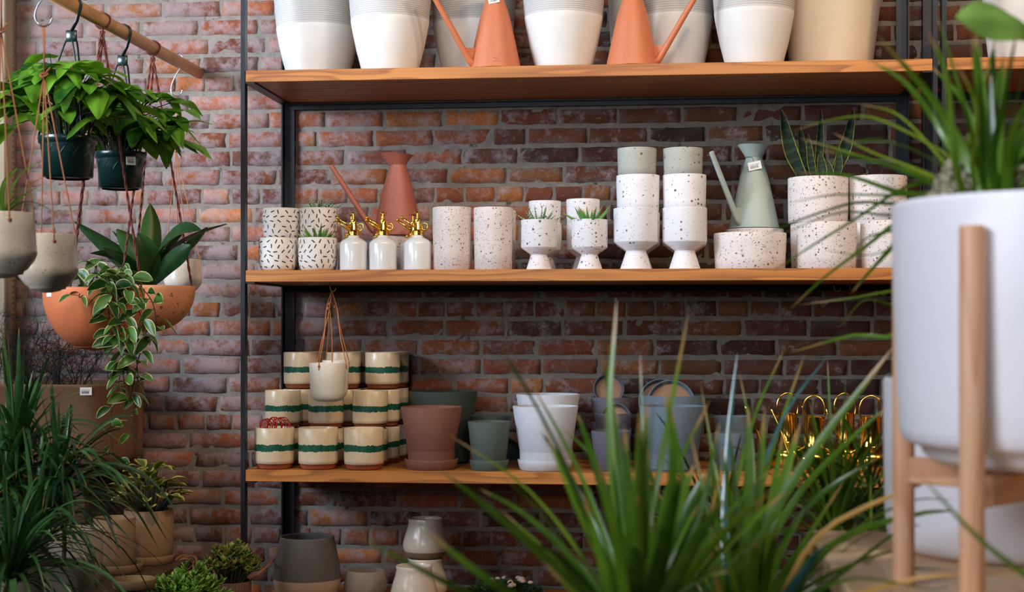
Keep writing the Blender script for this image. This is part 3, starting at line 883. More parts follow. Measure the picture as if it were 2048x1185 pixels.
# two small hanging pots on a brass hook
M_leather = plain('tan_leather_cord', (186, 110, 56), .7)
M_cream2 = plain('cream_glaze', (228, 220, 204), .4, var=.03, nscale=60)
hx, hy = X(660, -.40), -.40
m = MB(); m.tube([(0, 0, 0), (0, 0, -.016)] + [(.010 - .010 * math.cos(t), 0, -.016 - .013 * math.sin(t)) for t in [PI * k / 8 for k in range(1, 9)]], .0014, 6)
o = m.build('cup_hook', M_brass_hook, loc=(hx, hy, ZM - TH_B)); tag(o, 'brass cup hook under the middle board holding two hanging pots', 'hook', 'cup hooks')
def hanging_small(px, Y, ztop, h, r, label, seed):
    top = Vector((hx + .006, hy, ZM - TH_B - .026))
    root = thing('hanging_pot', (X(px, Y), Y, ztop - h), label, 'hanging pot', 'small hanging pots with leather cords')
    top -= Vector(root.location)
    outer = [(r * .55, 0), (r * .72, .004), (r * .86, .014), (r * .93, .03), (r * .97, h * .6), (r, h)]
    MB().lathe(potshell(outer, .0045), 40, cap=False).build('pot', M_cream2, root)
    rng = random.Random(seed)
    for k in range(3):
        a = R(250 + 120 * k + seed * 6); e = Vector((r * 1.005 * math.cos(a), r * 1.005 * math.sin(a), h - .010))
        m = MB(); m.tube(spline([top, top.lerp(e, .25) + Vector((rng.uniform(-.01, .01), 0, 0)), top.lerp(e, .6), e + Vector((0, 0, .012)), e], 16), .0016, 6)
        m.lathe([(.001, -.004), (.004, -.002), (.0045, 0), (.004, .003), (.001, .005)], 8, c=e, cap=False)
        m.tube([e, e + Vector((math.cos(a) * .003, math.sin(a) * .003, -.012))], .0014, 5)
        m.lathe([(.001, -.006), (.004, -.003), (.0045, 0), (.004, .003), (.001, .006)], 8, c=top.lerp(e, .18 + .03 * k), cap=False)
        m.build('cord', M_leather, root)
hanging_small(655, -.475, P(655, 727, -.475).z, .125, .060, 'cream hanging pot on tan leather cords, front one of the two under the middle shelf', 1)
hanging_small(671, -.352, P(671, 722, -.352).z, .122, .045, 'cream hanging pot on tan cords, rear one of the two under the middle shelf', 3)

# plain tapered pots with saucers
M_p_terra = plain('matte_brown_terracotta', (116, 72, 56), .8, var=.06, nscale=60)
M_p_green = plain('matte_green_grey', (70, 82, 76), .8, var=.06, nscale=60)
M_p_dgreen = plain('matte_dark_green', (38, 48, 42), .8, var=.06, nscale=60)
M_p_white = plain('pale_grey_stone', (184, 188, 194), .75, var=.05, nscale=50)
M_p_purple = plain('matte_mauve_grey', (80, 78, 90), .8, var=.06, nscale=60)
M_p_blue = plain('matte_slate_blue', (88, 102, 114), .8, var=.06, nscale=60)
M_p_tan = plain('unglazed_tan', (140, 106, 84), .85, var=.06, nscale=60)
def taper_pot(px, Y, z, rt, rb, h, mat, label, tilt=None, name='tapered_pot'):
    outer = [(rb - .002, 0), (rb, .002), (rb + (rt - rb) * .5, h * .5), (rt, h)]
    o = MB().lathe(potshell(outer, .005), 44, cap=False).build(name, mat, loc=(X(px, Y), Y, z), sharp=50)
    if tilt: o.rotation_euler = tilt
    tag(o, label, 'pot', 'plain tapered pots on the bottom shelf'); return o
def saucer(loc, r, mat, label, rot=None, h=.025):
    outer = [(r * .88, 0), (r * .92, .002), (r * .97, h * .6), (r, h)]
    m = MB(); m.lathe([(.0005, 0)] + potshell(outer, .005, .006), 44, cap=False)
    o = m.build('saucer', mat, loc=loc, sharp=50)
    if rot: o.rotation_euler = rot
    tag(o, label, 'saucer', 'saucers of the tapered pots'); return o
def pot_on_saucer(px, Y, rt, rb, h, rs, mat, word, hs=.032):
    saucer((X(px, Y), Y, ZB), rs, mat, word + ' saucer under the ' + word + ' tapered pot on the bottom shelf', h=hs)
    return taper_pot(px, Y, ZB + .0065, rt, rb, h, mat, word + ' tapered pot in its saucer on the bottom shelf')
pot_on_saucer(863, -.415, .101, .070, .196, .089, M_p_terra, 'large brown terracotta')
taper_pot(886, -.185, ZB, .118, .085, .245, M_p_dgreen, 'large dark green pot behind the brown terracotta pot')
pot_on_saucer(978.5, -.43, .0705, .0525, .150, .064, M_p_green, 'small grey green')
taper_pot(981, -.275, ZB, .070, .052, .166, M_p_dgreen, 'dark green pot right behind the small grey green pot')
saucer((X(1003, -.10), -.088, ZB + .005), .075, M_p_dgreen, 'dark saucer leaning against the wall behind the small green pots', (R(72), 0, R(30)))
pot_on_saucer(1091, -.405, .1075, .0775, .200, .092, M_p_white, 'large pale grey')
taper_pot(1096, -.185, ZB, .1085, .076, .236, M_p_white, 'pale grey tapered pot right behind the large pale grey one')
# mauve stack
taper_pot(1222, -.42, ZB, .065, .050, .128, M_p_purple, 'mauve grey pot at the front between pale grey and slate blue pots')
taper_pot(1226, -.28, ZB, .063, .050, .128, M_p_purple, 'mauve grey pot at the bottom of the stack behind the front mauve pot')
taper_pot(1226, -.28, ZB + .050, .063, .050, .128, M_p_purple, 'mauve grey pot nested on the stack behind the front mauve pot')
taper_pot(1222, -.14, ZB, .068, .052, .140, M_p_purple, 'mauve grey pot at the wall, lowest of its nest')
taper_pot(1222, -.14, ZB + .085, .069, .052, .140, M_p_purple, 'mauve grey pot at the wall, upper of its nest')
def cup_disc(px, py, Y, r, mat, label, lean):
    o = saucer(P(px, py, Y), r, mat, label, lean, .022)
    o.data.materials.append(M_p_tan)
    zt = .0075
    for pl in o.data.polygons:
        if abs(pl.center.z - .006) < .002 and pl.normal.z > .5 or (pl.center.xy.length < r * .85 and .004 < pl.center.z < .009): pl.material_index = 1
    return o
cup_disc(1218, 780, -.125, .054, M_p_purple, 'mauve saucer standing on edge in the mauve pots by the wall', (R(80), 0, 0))
cup_disc(1232, 838, -.27, .050, M_p_purple, 'mauve saucer tucked upright into the middle mauve pot', (R(78), 0, 0))
# slate blue stack
taper_pot(1344, -.385, ZB, .108, .078, .208, M_p_blue, 'large slate blue tapered pot at the front, seen through the grass')
taper_pot(1346, -.165, ZB, .110, .080, .200, M_p_blue, 'slate blue pot at the wall, lower of its nest')
taper_pot(1346, -.165, ZB + .034, .112, .080, .200, M_p_blue, 'slate blue pot at the wall, upper of its nest with saucers in it')
cup_disc(1342, 810, -.175, .082, M_p_blue, 'slate blue saucer with tan inside standing in the rear blue pot', (R(76), 0, 0))
cup_disc(1322, 806, -.14, .080, M_p_blue, 'slate blue saucer standing behind the tan one in the blue pot', (R(78), 0, R(8)))
taper_pot(1462, -.36, ZB, .058, .045, .120, M_p_blue, 'small slate blue pot left of the brass watering cans')
taper_pot(1464, -.20, ZB, .060, .046, .165, M_p_blue, 'small taller slate blue pot behind, left of the brass cans')

# brass watering cans with hoop handles
def brass_can(loc, rz, label):
    root = thing('brass_watering_can', loc, label, 'watering can', 'brass watering cans on the bottom shelf', rz)
    MB().lathe([(.001, 0), (.060, 0), (.066, .003), (.069, .012), (.070, .04), (.066, .058), (.052, .070), (.034, .078), (.031, .084), (.031, .175), (.033, .178), (.029, .178), (.028, .086)], 40, cap=False).build('body', M_gold, root, sharp=45)
    m = MB(); m.tube(spline([(.031, 0, .165), (.036, 0, .20), (.026, 0, .232), (.0, 0, .245), (-.026, 0, .232), (-.036, 0, .20), (-.031, 0, .165)], 26), .0034, 8)
    m.build('handle', M_gold, root)
    m = MB(); m.tube(spline([(-.066, 0, .03), (-.085, 0, .06), (-.11, 0, .13), (-.145, 0, .205)], 16), [.006 - .0022 * i / 15 for i in range(16)], 10)
    m.build('spout', M_gold, root)
    return root
bc = brass_can((X(1575, -.20), -.20, ZB), R(10), 'brass watering can with hoop handle, leftmost at the back')
copy_thing(bc, (X(1628, -.39), -.39, ZB), R(-20), 'brass watering can with hoop handle, left one at the front')
copy_thing(bc, (X(1690, -.19), -.19, ZB), R(6), 'brass watering can with hoop handle, middle at the back')
copy_thing(bc, (X(1742, -.38), -.38, ZB), R(-8), 'brass watering can with hoop handle, right one at the front near the plant stand')

# ------------------------------------------------------------------ lowest shelf
M_vd = plain('charcoal_stoneware', (84, 80, 76), .8, var=.08, nscale=30)
M_vb = plain('bare_beige_clay', (168, 146, 124), .8, var=.05, nscale=50)
m = MB()
prof = [(.075, 0), (.088, .004), (.103, .025), (.112, .055), (.1135, .073), (.1135, .075), (.111, .11), (.102, .16), (.0925, .205), (.091, .213)]
m.lathe(potshell(prof, .006), 56, mi=lambda i: 0 if i < 5 else 1, cap=False)
o = m.build('two_tone_planter', [M_vb, M_vd], loc=(X(614, -.33), -.33, ZL)); tag(o, 'bulbous charcoal planter with beige base below the striped pots', 'planter')
o = MB().lathe(potshell([(.05, 0), (.064, .01), (.074, .04), (.070, .07), (.0635, .098)], .005), 40, cap=False).build('small_planter', plain('taupe_stone', (132, 118, 104), .8), loc=(X(731, -.30), -.30, ZL))
tag(o, 'small taupe planter between the charcoal planter and the cream vases', 'planter')
M_vc = plain('speckled_cream_gloss', (214, 200, 180), .14, var=.05, nscale=90, coat=.3)
M_vbase = plain('raw_brown_clay', (140, 120, 100), .8)
VP = [(.050, 0), (.056, .002), (.066, .012), (.073, .024), (.0745, .026), (.0775, .042), (.077, .052), (.070, .078), (.062, .102), (.0585, .122), (.0600, .133)]
v0 = MB().lathe(potshell(VP, .0045), 48, mi=lambda i: 1 if i < 3 else 0, cap=False).build('gourd_vase', [M_vc, M_vbase], loc=(X(851, -.24), -.24, ZL))
tag(v0, 'glossy cream gourd shaped vase under another one', 'vase', 'cream gourd vases')
o = v0.copy(); COL.objects.link(o); o.location = (X(851, -.24), -.24, ZL + .1355); tag(o, 'glossy cream gourd shaped vase, topmost of the stack below the bottom shelf', 'vase', 'cream gourd vases')
o = v0.copy(); COL.objects.link(o); o.location = (X(828, -.41), -.41, ZL); o.rotation_euler = (0, 0, 1); tag(o, 'glossy cream gourd vase in front of the vase stack, at the photo bottom', 'vase', 'cream gourd vases')
# low planting with pale pebbles
M_moss = leafmat('dark_small_leaves', (16, 34, 20), (52, 84, 44), .5, trans=.1)
root = thing('moss_tray', (X(1010, -.30), -.30, ZL), 'low dark green planting with pale pebbles beside the cream vases', 'plant')
MB().lathe(potshell([(.10, 0), (.12, .01), (.135, .035)], .006), 40, cap=False).build('tray', M_vd, root)
soil_disc(root, .125, .028)
m = MB(); rng = random.Random(9)
for k in range(420):
    a = rng.uniform(0, 2 * PI); r = .12 * math.sqrt(rng.random()); z = .03 + .05 * rng.random() * (1 - r / .16)
    d = Vector((math.cos(a + rng.uniform(-1, 1)), math.sin(a + rng.uniform(-1, 1)), rng.uniform(.1, .9))).normalized()
    b = Vector((r * math.cos(a), r * math.sin(a), z)); leaf(m, [b, b + d * .008, b + d * .018], .011, W_oval, .3, 5, 3, rng.random())
m.build('foliage', M_moss, root)
m = MB()
for k in range(16):
    a = rng.uniform(0, 2 * PI); r = .10 * math.sqrt(rng.random()); s = rng.uniform(.009, .016)
    m.lathe([(s * math.sin(t) * (1 + .1 * math.sin(3 * t + k)), -s * .7 * math.cos(t)) for t in [PI * q / 7 for q in range(8)]], 9, c=(r * math.cos(a), r * math.sin(a) - .01, .068), cap=False)
m.build('pebbles', plain('pale_pebble', (168, 150, 134), .7), root)
o = MB().lathe(potshell([(.045, 0), (.05, .003), (.055, .08), (.056, .145)], .005), 40, cap=False).build('small_white_pot', M_wpot, loc=(X(1312, -.34), -.34, ZL))
tag(o, 'small white pot on the lowest shelf seen through the grass', 'pot')
# ------------------------------------------------------------------ hanging rods
M_dowel = wood('dowel_wood', (226, 170, 118), (192, 132, 84), 'Y', .5, 1.0)
XR = X(398, -.001)
ZR = P(395, 146, -.001).z
def rod_y(px): return Y_on(px, XR)
L0 = rod_y(60)
m = MB(); m.tube([(0, 0, 0), (0, L0 + .004, 0)], .0205, 24)
o = m.build('wooden_rod', M_dowel, loc=(XR, -.004, ZR)); tag(o, 'round wooden hanging rod reaching out from the brick wall over the green pots', 'rod')
M_gcable = plain('dark_green_plastic', (14, 40, 38), .3, var=.04, bump=0, coat=.15)
M_syn = leafmat('syngonium_leaf', (22, 78, 16), (122, 180, 50), .42, trans=.38)
M_stem = plain('dark_stem', (50, 52, 30), .7)
# syngonium in a green plastic basket
def green_basket(px, px_pot, zrim, r, h, label, seed, spread, hgt, n, leafdirs):
    Y = rod_y(px)
    root = thing('hanging_plant', (X(px_pot, Y), Y, zrim - h), label, 'hanging plant', 'green plastic hanging baskets of arrowhead plants')
    dx = XR - root.location.x
    outer = [(r * .72, 0), (r * .745, .003), (r * .93, h - .022), (r * .935, h - .02), (r * .99, h - .018), (r, h)]
    m = MB(); m.lathe(potshell(outer, .003), 48, cap=False)
    for k in range(12):                                   # raised spiral ridges
        pts = []
        for i in range(9):
            z = .006 + (h - .03) * i / 8; a = 2 * PI * k / 12 + i * .11; rr = r * (.745 + (.93 - .745) * z / (h - .02)) + .0003
            pts.append((rr * math.cos(a), rr * math.sin(a), z))
        m.tube(pts, .0012, 5)
    m.build('basket', M_gcable, root)
    soil_disc(root, r * .88, h - .022)
    # plastic hanger: hook over the rod, plate and three straps
    m = MB(); top = ZR - root.location.z; ro = .0235
    hook = [(dx + ro * math.cos(t), 0, top + ro * math.sin(t)) for t in [R(200 - 14 * k) for k in range(16)]]
    hook = hook + [(dx + .012, 0, top - .045), (dx * .7, 0, top - .075)]
    m.grid([[(p[0], -.006, p[2]), (p[0], .006, p[2])] for p in hook])
    m.tube([(p[0], -.006, p[2]) for p in hook], .0025, 6); m.tube([(p[0], .006, p[2]) for p in hook], .0025, 6)
    m.box(dx * .7 - .016, dx * .7 + .016, -.003, .003, top - .105, top - .072, bev=.002)
    m.build('hanger_hook', M_gcable, root)
    for k in range(3):
        a = R(200 + 120 * k); e = Vector((r * .985 * math.cos(a), r * .985 * math.sin(a), h - .008)); s0 = Vector((dx * .7 + .013 * (k - 1), 0, top - .10))
        m = MB(); m.tube(spline([s0, s0 + Vector((.01 * math.cos(a), .01 * math.sin(a), -.02)), s0.lerp(e, .5) + Vector((0.01 * math.cos(a), .01 * math.sin(a), 0)), e], 12), .0028, 6)
        m.build('strap', M_gcable, root)
    rng = random.Random(seed); ml = MB(); ms = MB()
    for k in range(n):
        a = rng.uniform(0, 2 * PI); u = math.sqrt(rng.random()); rr = spread * (.18 + .82 * u)
        H = h + hgt * (1.0 - .55 * u ** 1.6) * (rng.uniform(.78, 1.0) if rng.random() < .6 else rng.uniform(.30, .8))
        e = Vector((rr * math.cos(a) * leafdirs[0] + leafdirs[2], rr * math.sin(a) * leafdirs[1], H))
        b = Vector((r * .45 * math.cos(a) * rng.random(), r * .45 * math.sin(a) * rng.random(), h - .02))
        mid = b.lerp(e, .55) + Vector((0, 0, .04)) - Vector((math.cos(a), math.sin(a), 0)) * .02 * u
        ms.tube(spline([b, mid, e], 9), .0016, 5)
        ll = rng.uniform(.082, .130); a2 = a + rng.uniform(-.8, .8) if rng.random() < .55 else R(-90) + rng.uniform(-1.1, 1.1)
        dr = rng.uniform(-.75, .2)
        d = Vector((math.cos(a2), math.sin(a2), dr)).normalized(); dn = Vector((0, 0, -ll * rng.uniform(.1, .45)))
        leaf(ml, [e, e + d * ll * .5, e + d * ll + dn], ll * rng.uniform(.58, .76), W_heart, rng.choice((-.2, .15)), 11, 7, rng.random(), lobe=.14, twist=rng.uniform(-.25, .25), wave=.02, ph=k)
    for k in range(26):                                   # bare lower stems
        a = rng.uniform(0, 2 * PI); b = Vector((r * .5 * math.cos(a), r * .5 * math.sin(a), h - .02)); e = Vector((spread * .7 * math.cos(a), spread * .7 * math.sin(a), h + hgt * .55 * rng.uniform(.4, 1)))
        ms.tube(spline([b, b.lerp(e, .5) + Vector((0, 0, .03)), e], 8), .0013, 5)
    ms.build('stems', M_stem, root); ml.build('foliage', M_syn, root)
    return root
pz = lambda px, py: P(px, py, rod_y(px)).z
h1 = green_basket(146, 136, pz(136, 272), .083, .118, 'arrowhead plant in a dark green plastic hanging basket, left one on the rod', 31, .168, .250, 100, (1.05, .8, -.01))
h2 = green_basket(247, 241, pz(241, 304), .079, .114, 'arrowhead plant in a dark green plastic hanging basket with a sticker, right one', 32, .152, .215, 92, (1.15, .75, .035))
price_tag(h2, (.053, -.055, .083), R(40), w=.030, h=.026, seed=3, name='sticker')

# bowls on twisted cords
M_bowl1 = plain('terracotta_bowl', (216, 120, 74), .6, var=.05, nscale=40, bump=.2)
M_bowl2 = terrazzo('peach_speckled_bowl', (222, 150, 106), (110, 78, 52), s1=130, k1=.25, s2=70, k2=.2)
M_rope = plain('red_brown_cord', (104, 50, 36), .85, var=.2, nscale=200)
def bowl_profile(r, h):
    pr = []
    for k in range(15):
        t = PI / 2 * k / 14
        pr.append((max(.001, r * math.sin(t)), h * (1 - math.cos(t)) * .93))
    pr.append((r, h))
    return pr
def rope(m, a, b, rad=.0026, turns=60, seg=5, n=90, sag=None):
    a = Vector(a); b = Vector(b); T = (b - a).normalized(); N = T.orthogonal().normalized(); B = T.cross(N)
    for s_ in (0, PI):
        m.tube([a.lerp(b, i / (n - 1)) + (N * math.cos(s_ + turns * i / (n - 1)) + B * math.sin(s_ + turns * i / (n - 1))) * rad * .8 for i in range(n)], rad, seg)
def hung_bowl(px_rod, px, pytop, r, h, mat, label, a0, name='hanging_bowl', turns=70):
    Y = rod_y(px_rod)
    root = thing(name, (X(px, Y), Y, P(px, pytop, Y).z - h), label, 'hanging plant', 'bowls hanging from the wooden rod on twisted cords')
    MB().lathe(potshell(bowl_profile(r, h), .006), 56, cap=False).build('bowl', mat, root)
    soil_disc(root, r - .008, h - .02)
    dx = XR - root.location.x; top = ZR - root.location.z
    for k in range(3):
        a = R(a0 + 120 * k); e = Vector(((r - .008) * math.cos(a), (r - .008) * math.sin(a), h - .012)); s0 = Vector((dx + .004 * (k - 1), 0, top - .030))
        m = MB(); rope(m, s0, e, .0026, turns)
        m.build('cord', M_rope, root)
    m = MB(); m.tube([(dx + .0235 * math.cos(t), .004 * math.sin(3 * t), top + .0235 * math.sin(t)) for t in [2 * PI * k / 24 - PI / 2 for k in range(25)]], .0028, 6)
    m.tube([(dx, 0, top - .023), (dx, 0, top - .04)], .004, 6)
    m.build('rod_loop', M_rope, root)
    return root, h
bw1, hb = hung_bowl(205, 188, 578, .149, .186, M_bowl1, 'orange terracotta bowl with variegated trailing hoya hanging on twisted cords', 262)
bw2, hb2 = hung_bowl(306, 298, 574, .150, .150, M_bowl2, 'peach speckled bowl with broad dark leaves, behind the orange bowl', 250)
o = MB().box(-.0135, .0135, -.001, .001, -.012, .012).build('sticker', M_paper, bw1, smooth=False)
a = R(232); o.location = (.1485 * math.cos(a), .1485 * math.sin(a), hb - .014); o.rotation_euler = (0, 0, a + PI / 2)
# hoya vines
M_hoya = leafmat('hoya_leaf', (20, 64, 26), (78, 118, 46), .35, margin=(206, 204, 140), mlo=.80, trans=.2)
rng = random.Random(12); ml = MB(); ms = MB()
def vine(pts, step=.016, lsz=.060, leafless=0.0):
    c = spline(pts, 60); ms.tube(c, .0015, 5)
    acc = 0; side = 1
    for i in range(1, 60):
        acc += (c[i] - c[i - 1]).length
        if acc > step * rng.uniform(.7, 1.3) and rng.random() > leafless:
            acc = 0; side = -side; T = (c[i] - c[i - 1]).normalized()
            sd = Vector((side * rng.uniform(.3, 1), rng.uniform(-.9, .1), rng.uniform(-.9, .3))).normalized()
            b = c[i] + sd * .008; ll = lsz * rng.uniform(.7, 1.15)
            ms.tube([c[i], b], .0011, 4)
            leaf(ml, [b, b + sd * ll * .5 + Vector((0, 0, .002)), b + sd * ll + Vector((0, 0, -ll * .25))], ll * .52, W_oval, .22, 8, 5, rng.random(), side=Vector((rng.uniform(-.5, .5), 0, 1)) if rng.random() < .5 else None, twist=rng.uniform(-.5, .5))
r_ = .149
def rimpt(px, py=None, out=.0):
    a_ = (px - 188) / 100 * .9; a_ = max(-.99, min(.99, a_))
    return Vector((a_ * (r_ + out), -math.sqrt(1 - a_ * a_) * (r_ + out), hb + .006))
sc1 = 1.0 / ppm(188, bw1.location.y)
def bl(px, py, dy=-.0):                                   # offset from the bowl base by picture measure, in the bowl's own plane
    return Vector(((px - 188) * sc1, dy, hb - (py - 578) * sc1))
for q in ([bl(215, 560), bl(250, 560, -.14), bl(275, 620, -.15), bl(272, 680, -.13), bl(280, 770, -.12)],
          [bl(225, 560), bl(268, 558, -.12), bl(305, 610, -.13), bl(318, 665, -.12), bl(300, 740, -.11), bl(288, 800, -.11)],
          [bl(235, 560), bl(285, 560, -.10), bl(330, 600, -.11), bl(338, 650, -.1), bl(325, 690, -.1)],
          [bl(220, 560), bl(262, 562, -.13), bl(255, 600, -.15), bl(258, 650, -.14), bl(280, 720, -.12), bl(292, 800, -.12)],
          [bl(230, 556), bl(276, 556, -.11), bl(290, 590, -.13), bl(283, 640, -.14), bl(290, 700, -.13)]):
    vine(q)
vine([bl(275, 700, -.11), bl(262, 770, -.10), bl(245, 840, -.1), bl(252, 900, -.1), bl(268, 935, -.1)], .05, .046, .2)
vine([bl(300, 700, -.11), bl(302, 780, -.10), bl(288, 850, -.1), bl(300, 884, -.1)], .045, .044, .2)
for (x0, y0, x1, y1, dy) in ((180, 566, 150, 545, -.03), (190, 565, 222, 520, -.04), (200, 565, 185, 520, .0), (170, 565, 175, 540, -.09), (205, 565, 200, 590, -.16), (215, 562, 262, 532, -.05), (240, 560, 245, 520, .03)):
    vine([bl(x0, y0, -.02), bl((x0 + x1) / 2, y1 + 6, dy), bl(x1, y1, dy)], .018, .05)
for k in range(46):
    a = rng.uniform(0, 2 * PI); q = r_ * .8 * math.sqrt(rng.random()); b = Vector((q * math.cos(a), q * math.sin(a), hb - .015)); d = Vector((rng.uniform(-1, 1), rng.uniform(-1, .3), rng.uniform(.2, .9))).normalized()
    ll = rng.uniform(.03, .05); leaf(ml, [b, b + d * ll * .6, b + d * ll + Vector((0, 0, -.008))], ll * .45, W_oval, .25, 7, 5, rng.random())
ms.build('vines', M_stem, bw1); ml.build('foliage', M_hoya, bw1)
# broad dark leaves in bowl two
M_broad = leafmat('broad_dark_leaf', (14, 44, 20), (58, 96, 40), .36, trans=.12)
sc2 = 1.0 / ppm(298, bw2.location.y)
def b2(px, py, dy=0.0): return Vector(((px - 298) * sc2, dy, hb2 - (py - 574) * sc2))
rng = random.Random(8)
for (bx, mx, my, tx, ty, w, dy) in ((285, 262, 520, 160, 445, 34, -.05), (290, 272, 500, 214, 460, 34, .03), (292, 262, 520, 200, 510, 30, -.08), (295, 300, 480, 290, 405, 42, .04), (300, 285, 505, 240, 460, 44, -.03), (305, 350, 490, 458, 450, 40, .0),
                                    (305, 355, 470, 420, 465, 46, -.06), (310, 370, 520, 408, 495, 32, -.10), (300, 330, 500, 355, 462, 36, .06), (300, 320, 520, 300, 470, 40, -.09), (306, 360, 505, 398, 452, 30, .08), (298, 265, 530, 232, 500, 36, -.1), (303, 340, 520, 370, 500, 44, -.04)):
    m = MB(); a = b2(bx, 572, dy * .3); c_ = b2(mx, my, dy); e = b2(tx, ty, dy * 1.3)
    leaf(m, [a, a.lerp(c_, .6) + Vector((0, 0, .01)), c_.lerp(e, .35), e], w * sc2 * 1.15, W_oval, .35, 12, 5, rng.random(), side=Vector((.5, -.5, 1)) if tx > 298 else Vector((-.5, -.5, 1)), twist=rng.uniform(-.3, .3), wave=.02, ph=bx)
    m.build('leaf', M_broad, bw2)

# white glazed hanging pots at the left, on a nearer rod
M_glaze = terrazzo('speckled_cream_glaze', (240, 226, 206), (150, 130, 110), s1=330, k1=.25, s2=200, k2=.1, rough=.2)
M_twine = plain('tan_leather_lace', (176, 116, 78), .7)
M_chrome = plain('chrome_wire', (200, 200, 205), .2, 1, .02, bump=0)
def white_hanger(px, py_rim, py_bot, rpx, Y, knot, hook, label, soil=False, nm='hanging_pot'):
    k = 1 / ppm(px, Y); r = rpx * k; h = (py_bot - py_rim) * k
    root = thing(nm, (X(px, Y), Y, P(px, py_bot, Y).z), label, 'hanging pot', 'glazed hanging pots with leather laces')
    outer = [(r * .12, 0), (r * .4, h * .03), (r * .72, h * .14), (r * .93, h * .28), (r * 1.0, h * .38), (r * .985, h * .46), (r * .955, h * .7), (r * .93, h)]
    MB().lathe([(.0005, 0)] + potshell(outer, .005), 48, cap=False).build('pot', M_glaze, root)
    kn = P(knot[0], knot[1], Y) - root.location; hk = P(hook[0], hook[1], Y) - root.location
    for q in range(4):
        a = R(35 + 90 * q); e = Vector((r * .945 * math.cos(a), r * .945 * math.sin(a), h - .018))
        m = MB(); m.tube([kn, e.lerp(kn, .02) + Vector((0, 0, .012)), e], .0016, 6); m.lathe([(.001, -.004), (.0045, 0), (.001, .004)], 8, c=e + Vector((0, 0, .004)), cap=False)
        m.build('lace', M_twine, root)
    m = MB(); m.tube([kn, hk + Vector((.002, 0, 0))], .0018, 6); m.tube([kn + Vector((.001, .002, 0)), hk - Vector((.002, 0, 0))], .0018, 6)
    m.tube(spline([kn + Vector((.008, 0, 0)), kn + Vector((0, .008, .006)), kn + Vector((-.008, 0, 0)), kn + Vector((0, -.008, -.006)), kn + Vector((.008, 0, 0))], 16), .0026, 6)
    m.tube([kn, kn + Vector((.014, 0, .016))], .0018, 6)
    m.build('knot', M_twine, root)
    return root, hk, r, h
YB = -2.30
rB, hkB, rrB, hhB = white_hanger(95, 471, 586, 60, YB, (88, 150), (87, 50), 'white speckled glazed pot hanging on laces, the fully visible one at left')
m = MB(); hs = P(87, 50, YB)
S = [P(104, 36, YB), P(100, 46, YB), P(88, 53, YB), P(75, 46, YB), P(70, 30, YB), P(76, 10, YB), P(88, -8, YB), P(92, -30, YB), P(84, -48, YB)]
m.tube(spline([p - hs for p in S], 40), .0022, 8)
o = m.build('wire_hook', M_chrome, loc=hs); tag(o, 'bent chrome wire hook holding the laces of the left hanging pot', 'hook')
YA = -2.55
rA, hkA, rrA, hhA = white_hanger(6, 428, 557, 66, YA, (2, 62), (2, -46), 'white speckled glazed hanging pot cut by the left edge of the photo, with grass leaves')
m = MB(); rng = random.Random(3)
M_spider = leafmat('grass_green_blade', (26, 76, 24), (120, 170, 60), .35, stripe=(150, 190, 90), trans=.25)
for (tx, ty, mx, my) in ((85, 318, 30, 352), (103, 424, 60, 405), (55, 368, 15, 400), (60, 345, 30, 380), (-60, 300, -20, 330), (-80, 380, -40, 380), (20, 330, 8, 370)):
    b = P(4, 432, YA) - rA.location; mm_ = P(mx, my, YA) - rA.location; t_ = P(tx, ty, YA) - rA.location
    mm_.y -= rng.uniform(-.04, .04); t_.y += rng.uniform(-.08, .08)
    leaf(m, [b, mm_, t_], .014, W_grass, .3, 12, 3, rng.random())
m.build('foliage', M_spider, rA); soil_disc(rA, rrA * .86, hhA - .02)
zr2 = P(84, -48, YB).z - .013
xr2_ = P(84, -48, YB).x
o = MB().tube([(0, 0, 0), (0, -.95, 0)], .0125, 20).build('wooden_rod', M_dowel, loc=(X(84, YB) - .0, -2.22, zr2 - .002)); tag(o, 'second wooden rod above the white hanging pots, out of the frame', 'rod')
for yy in (-2.26, -3.05):
    o = MB().tube([(0, 0, 0), (0, 0, HC - zr2 - .011)], .003, 8).build('ceiling_wire', M_chrome, loc=(X(84, YB), yy, zr2 + .0105)); tag(o, 'steel wire holding the second rod from the ceiling', 'wire', 'wires of the second rod')
# cream pot at the right end of the rod on an S hook
Yc = rod_y(360)
rC, hkC, rrC, hhC = white_hanger(366, 520, 590, 38, Yc, (352, 300), (352, 190), 'cream pot on thin laces at the wall end of the rod behind the bowls')
hs = P(352, 190, Yc); m = MB()
S = [P(365, 178, Yc), P(362, 188, Yc), P(352, 193, Yc), P(343, 186, Yc), P(343, 172, Yc), P(352, 150, Yc), P(363, 132, Yc), P(366, 118, Yc), P(360, 108, Yc), P(350, 109, Yc), P(347, 118, Yc)]
dxh = XR - P(358, 130, Yc).x
m.tube(spline([p - hs for p in S], 40), .0022, 8)
o = m.build('s_hook', M_chrome, loc=hs); tag(o, 'chrome s shaped hook on the end of the wooden rod', 'hook')

# ------------------------------------------------------------------ left corner on the floor: stands, planters, plants
M_dkwood = wood('dark_stained_wood', (96, 66, 44), (52, 34, 24), 'X', .6)
def table(x0, x1, y0, y1, z, label, name, mat, th=.03, leg=.04, mat2=None):
    cx, cy = (x0 + x1) / 2, (y0 + y1) / 2
    root = thing(name, (cx, cy, 0), label, 'table')
    MB().box(x0 - cx, x1 - cx, y0 - cy, y1 - cy, z - th, z, bev=.003).build('tabletop', mat, root, smooth=False)
    for sx in (-1, 1):
        for sy in (-1, 1):
            xx = sx * ((x1 - x0) / 2 - leg / 2 - .01); yy = sy * ((y1 - y0) / 2 - leg / 2 - .01)
            MB().box(xx - leg / 2, xx + leg / 2, yy - leg / 2, yy + leg / 2, 0, z - th).build('leg', mat2 or mat, root, smooth=False)
    return root
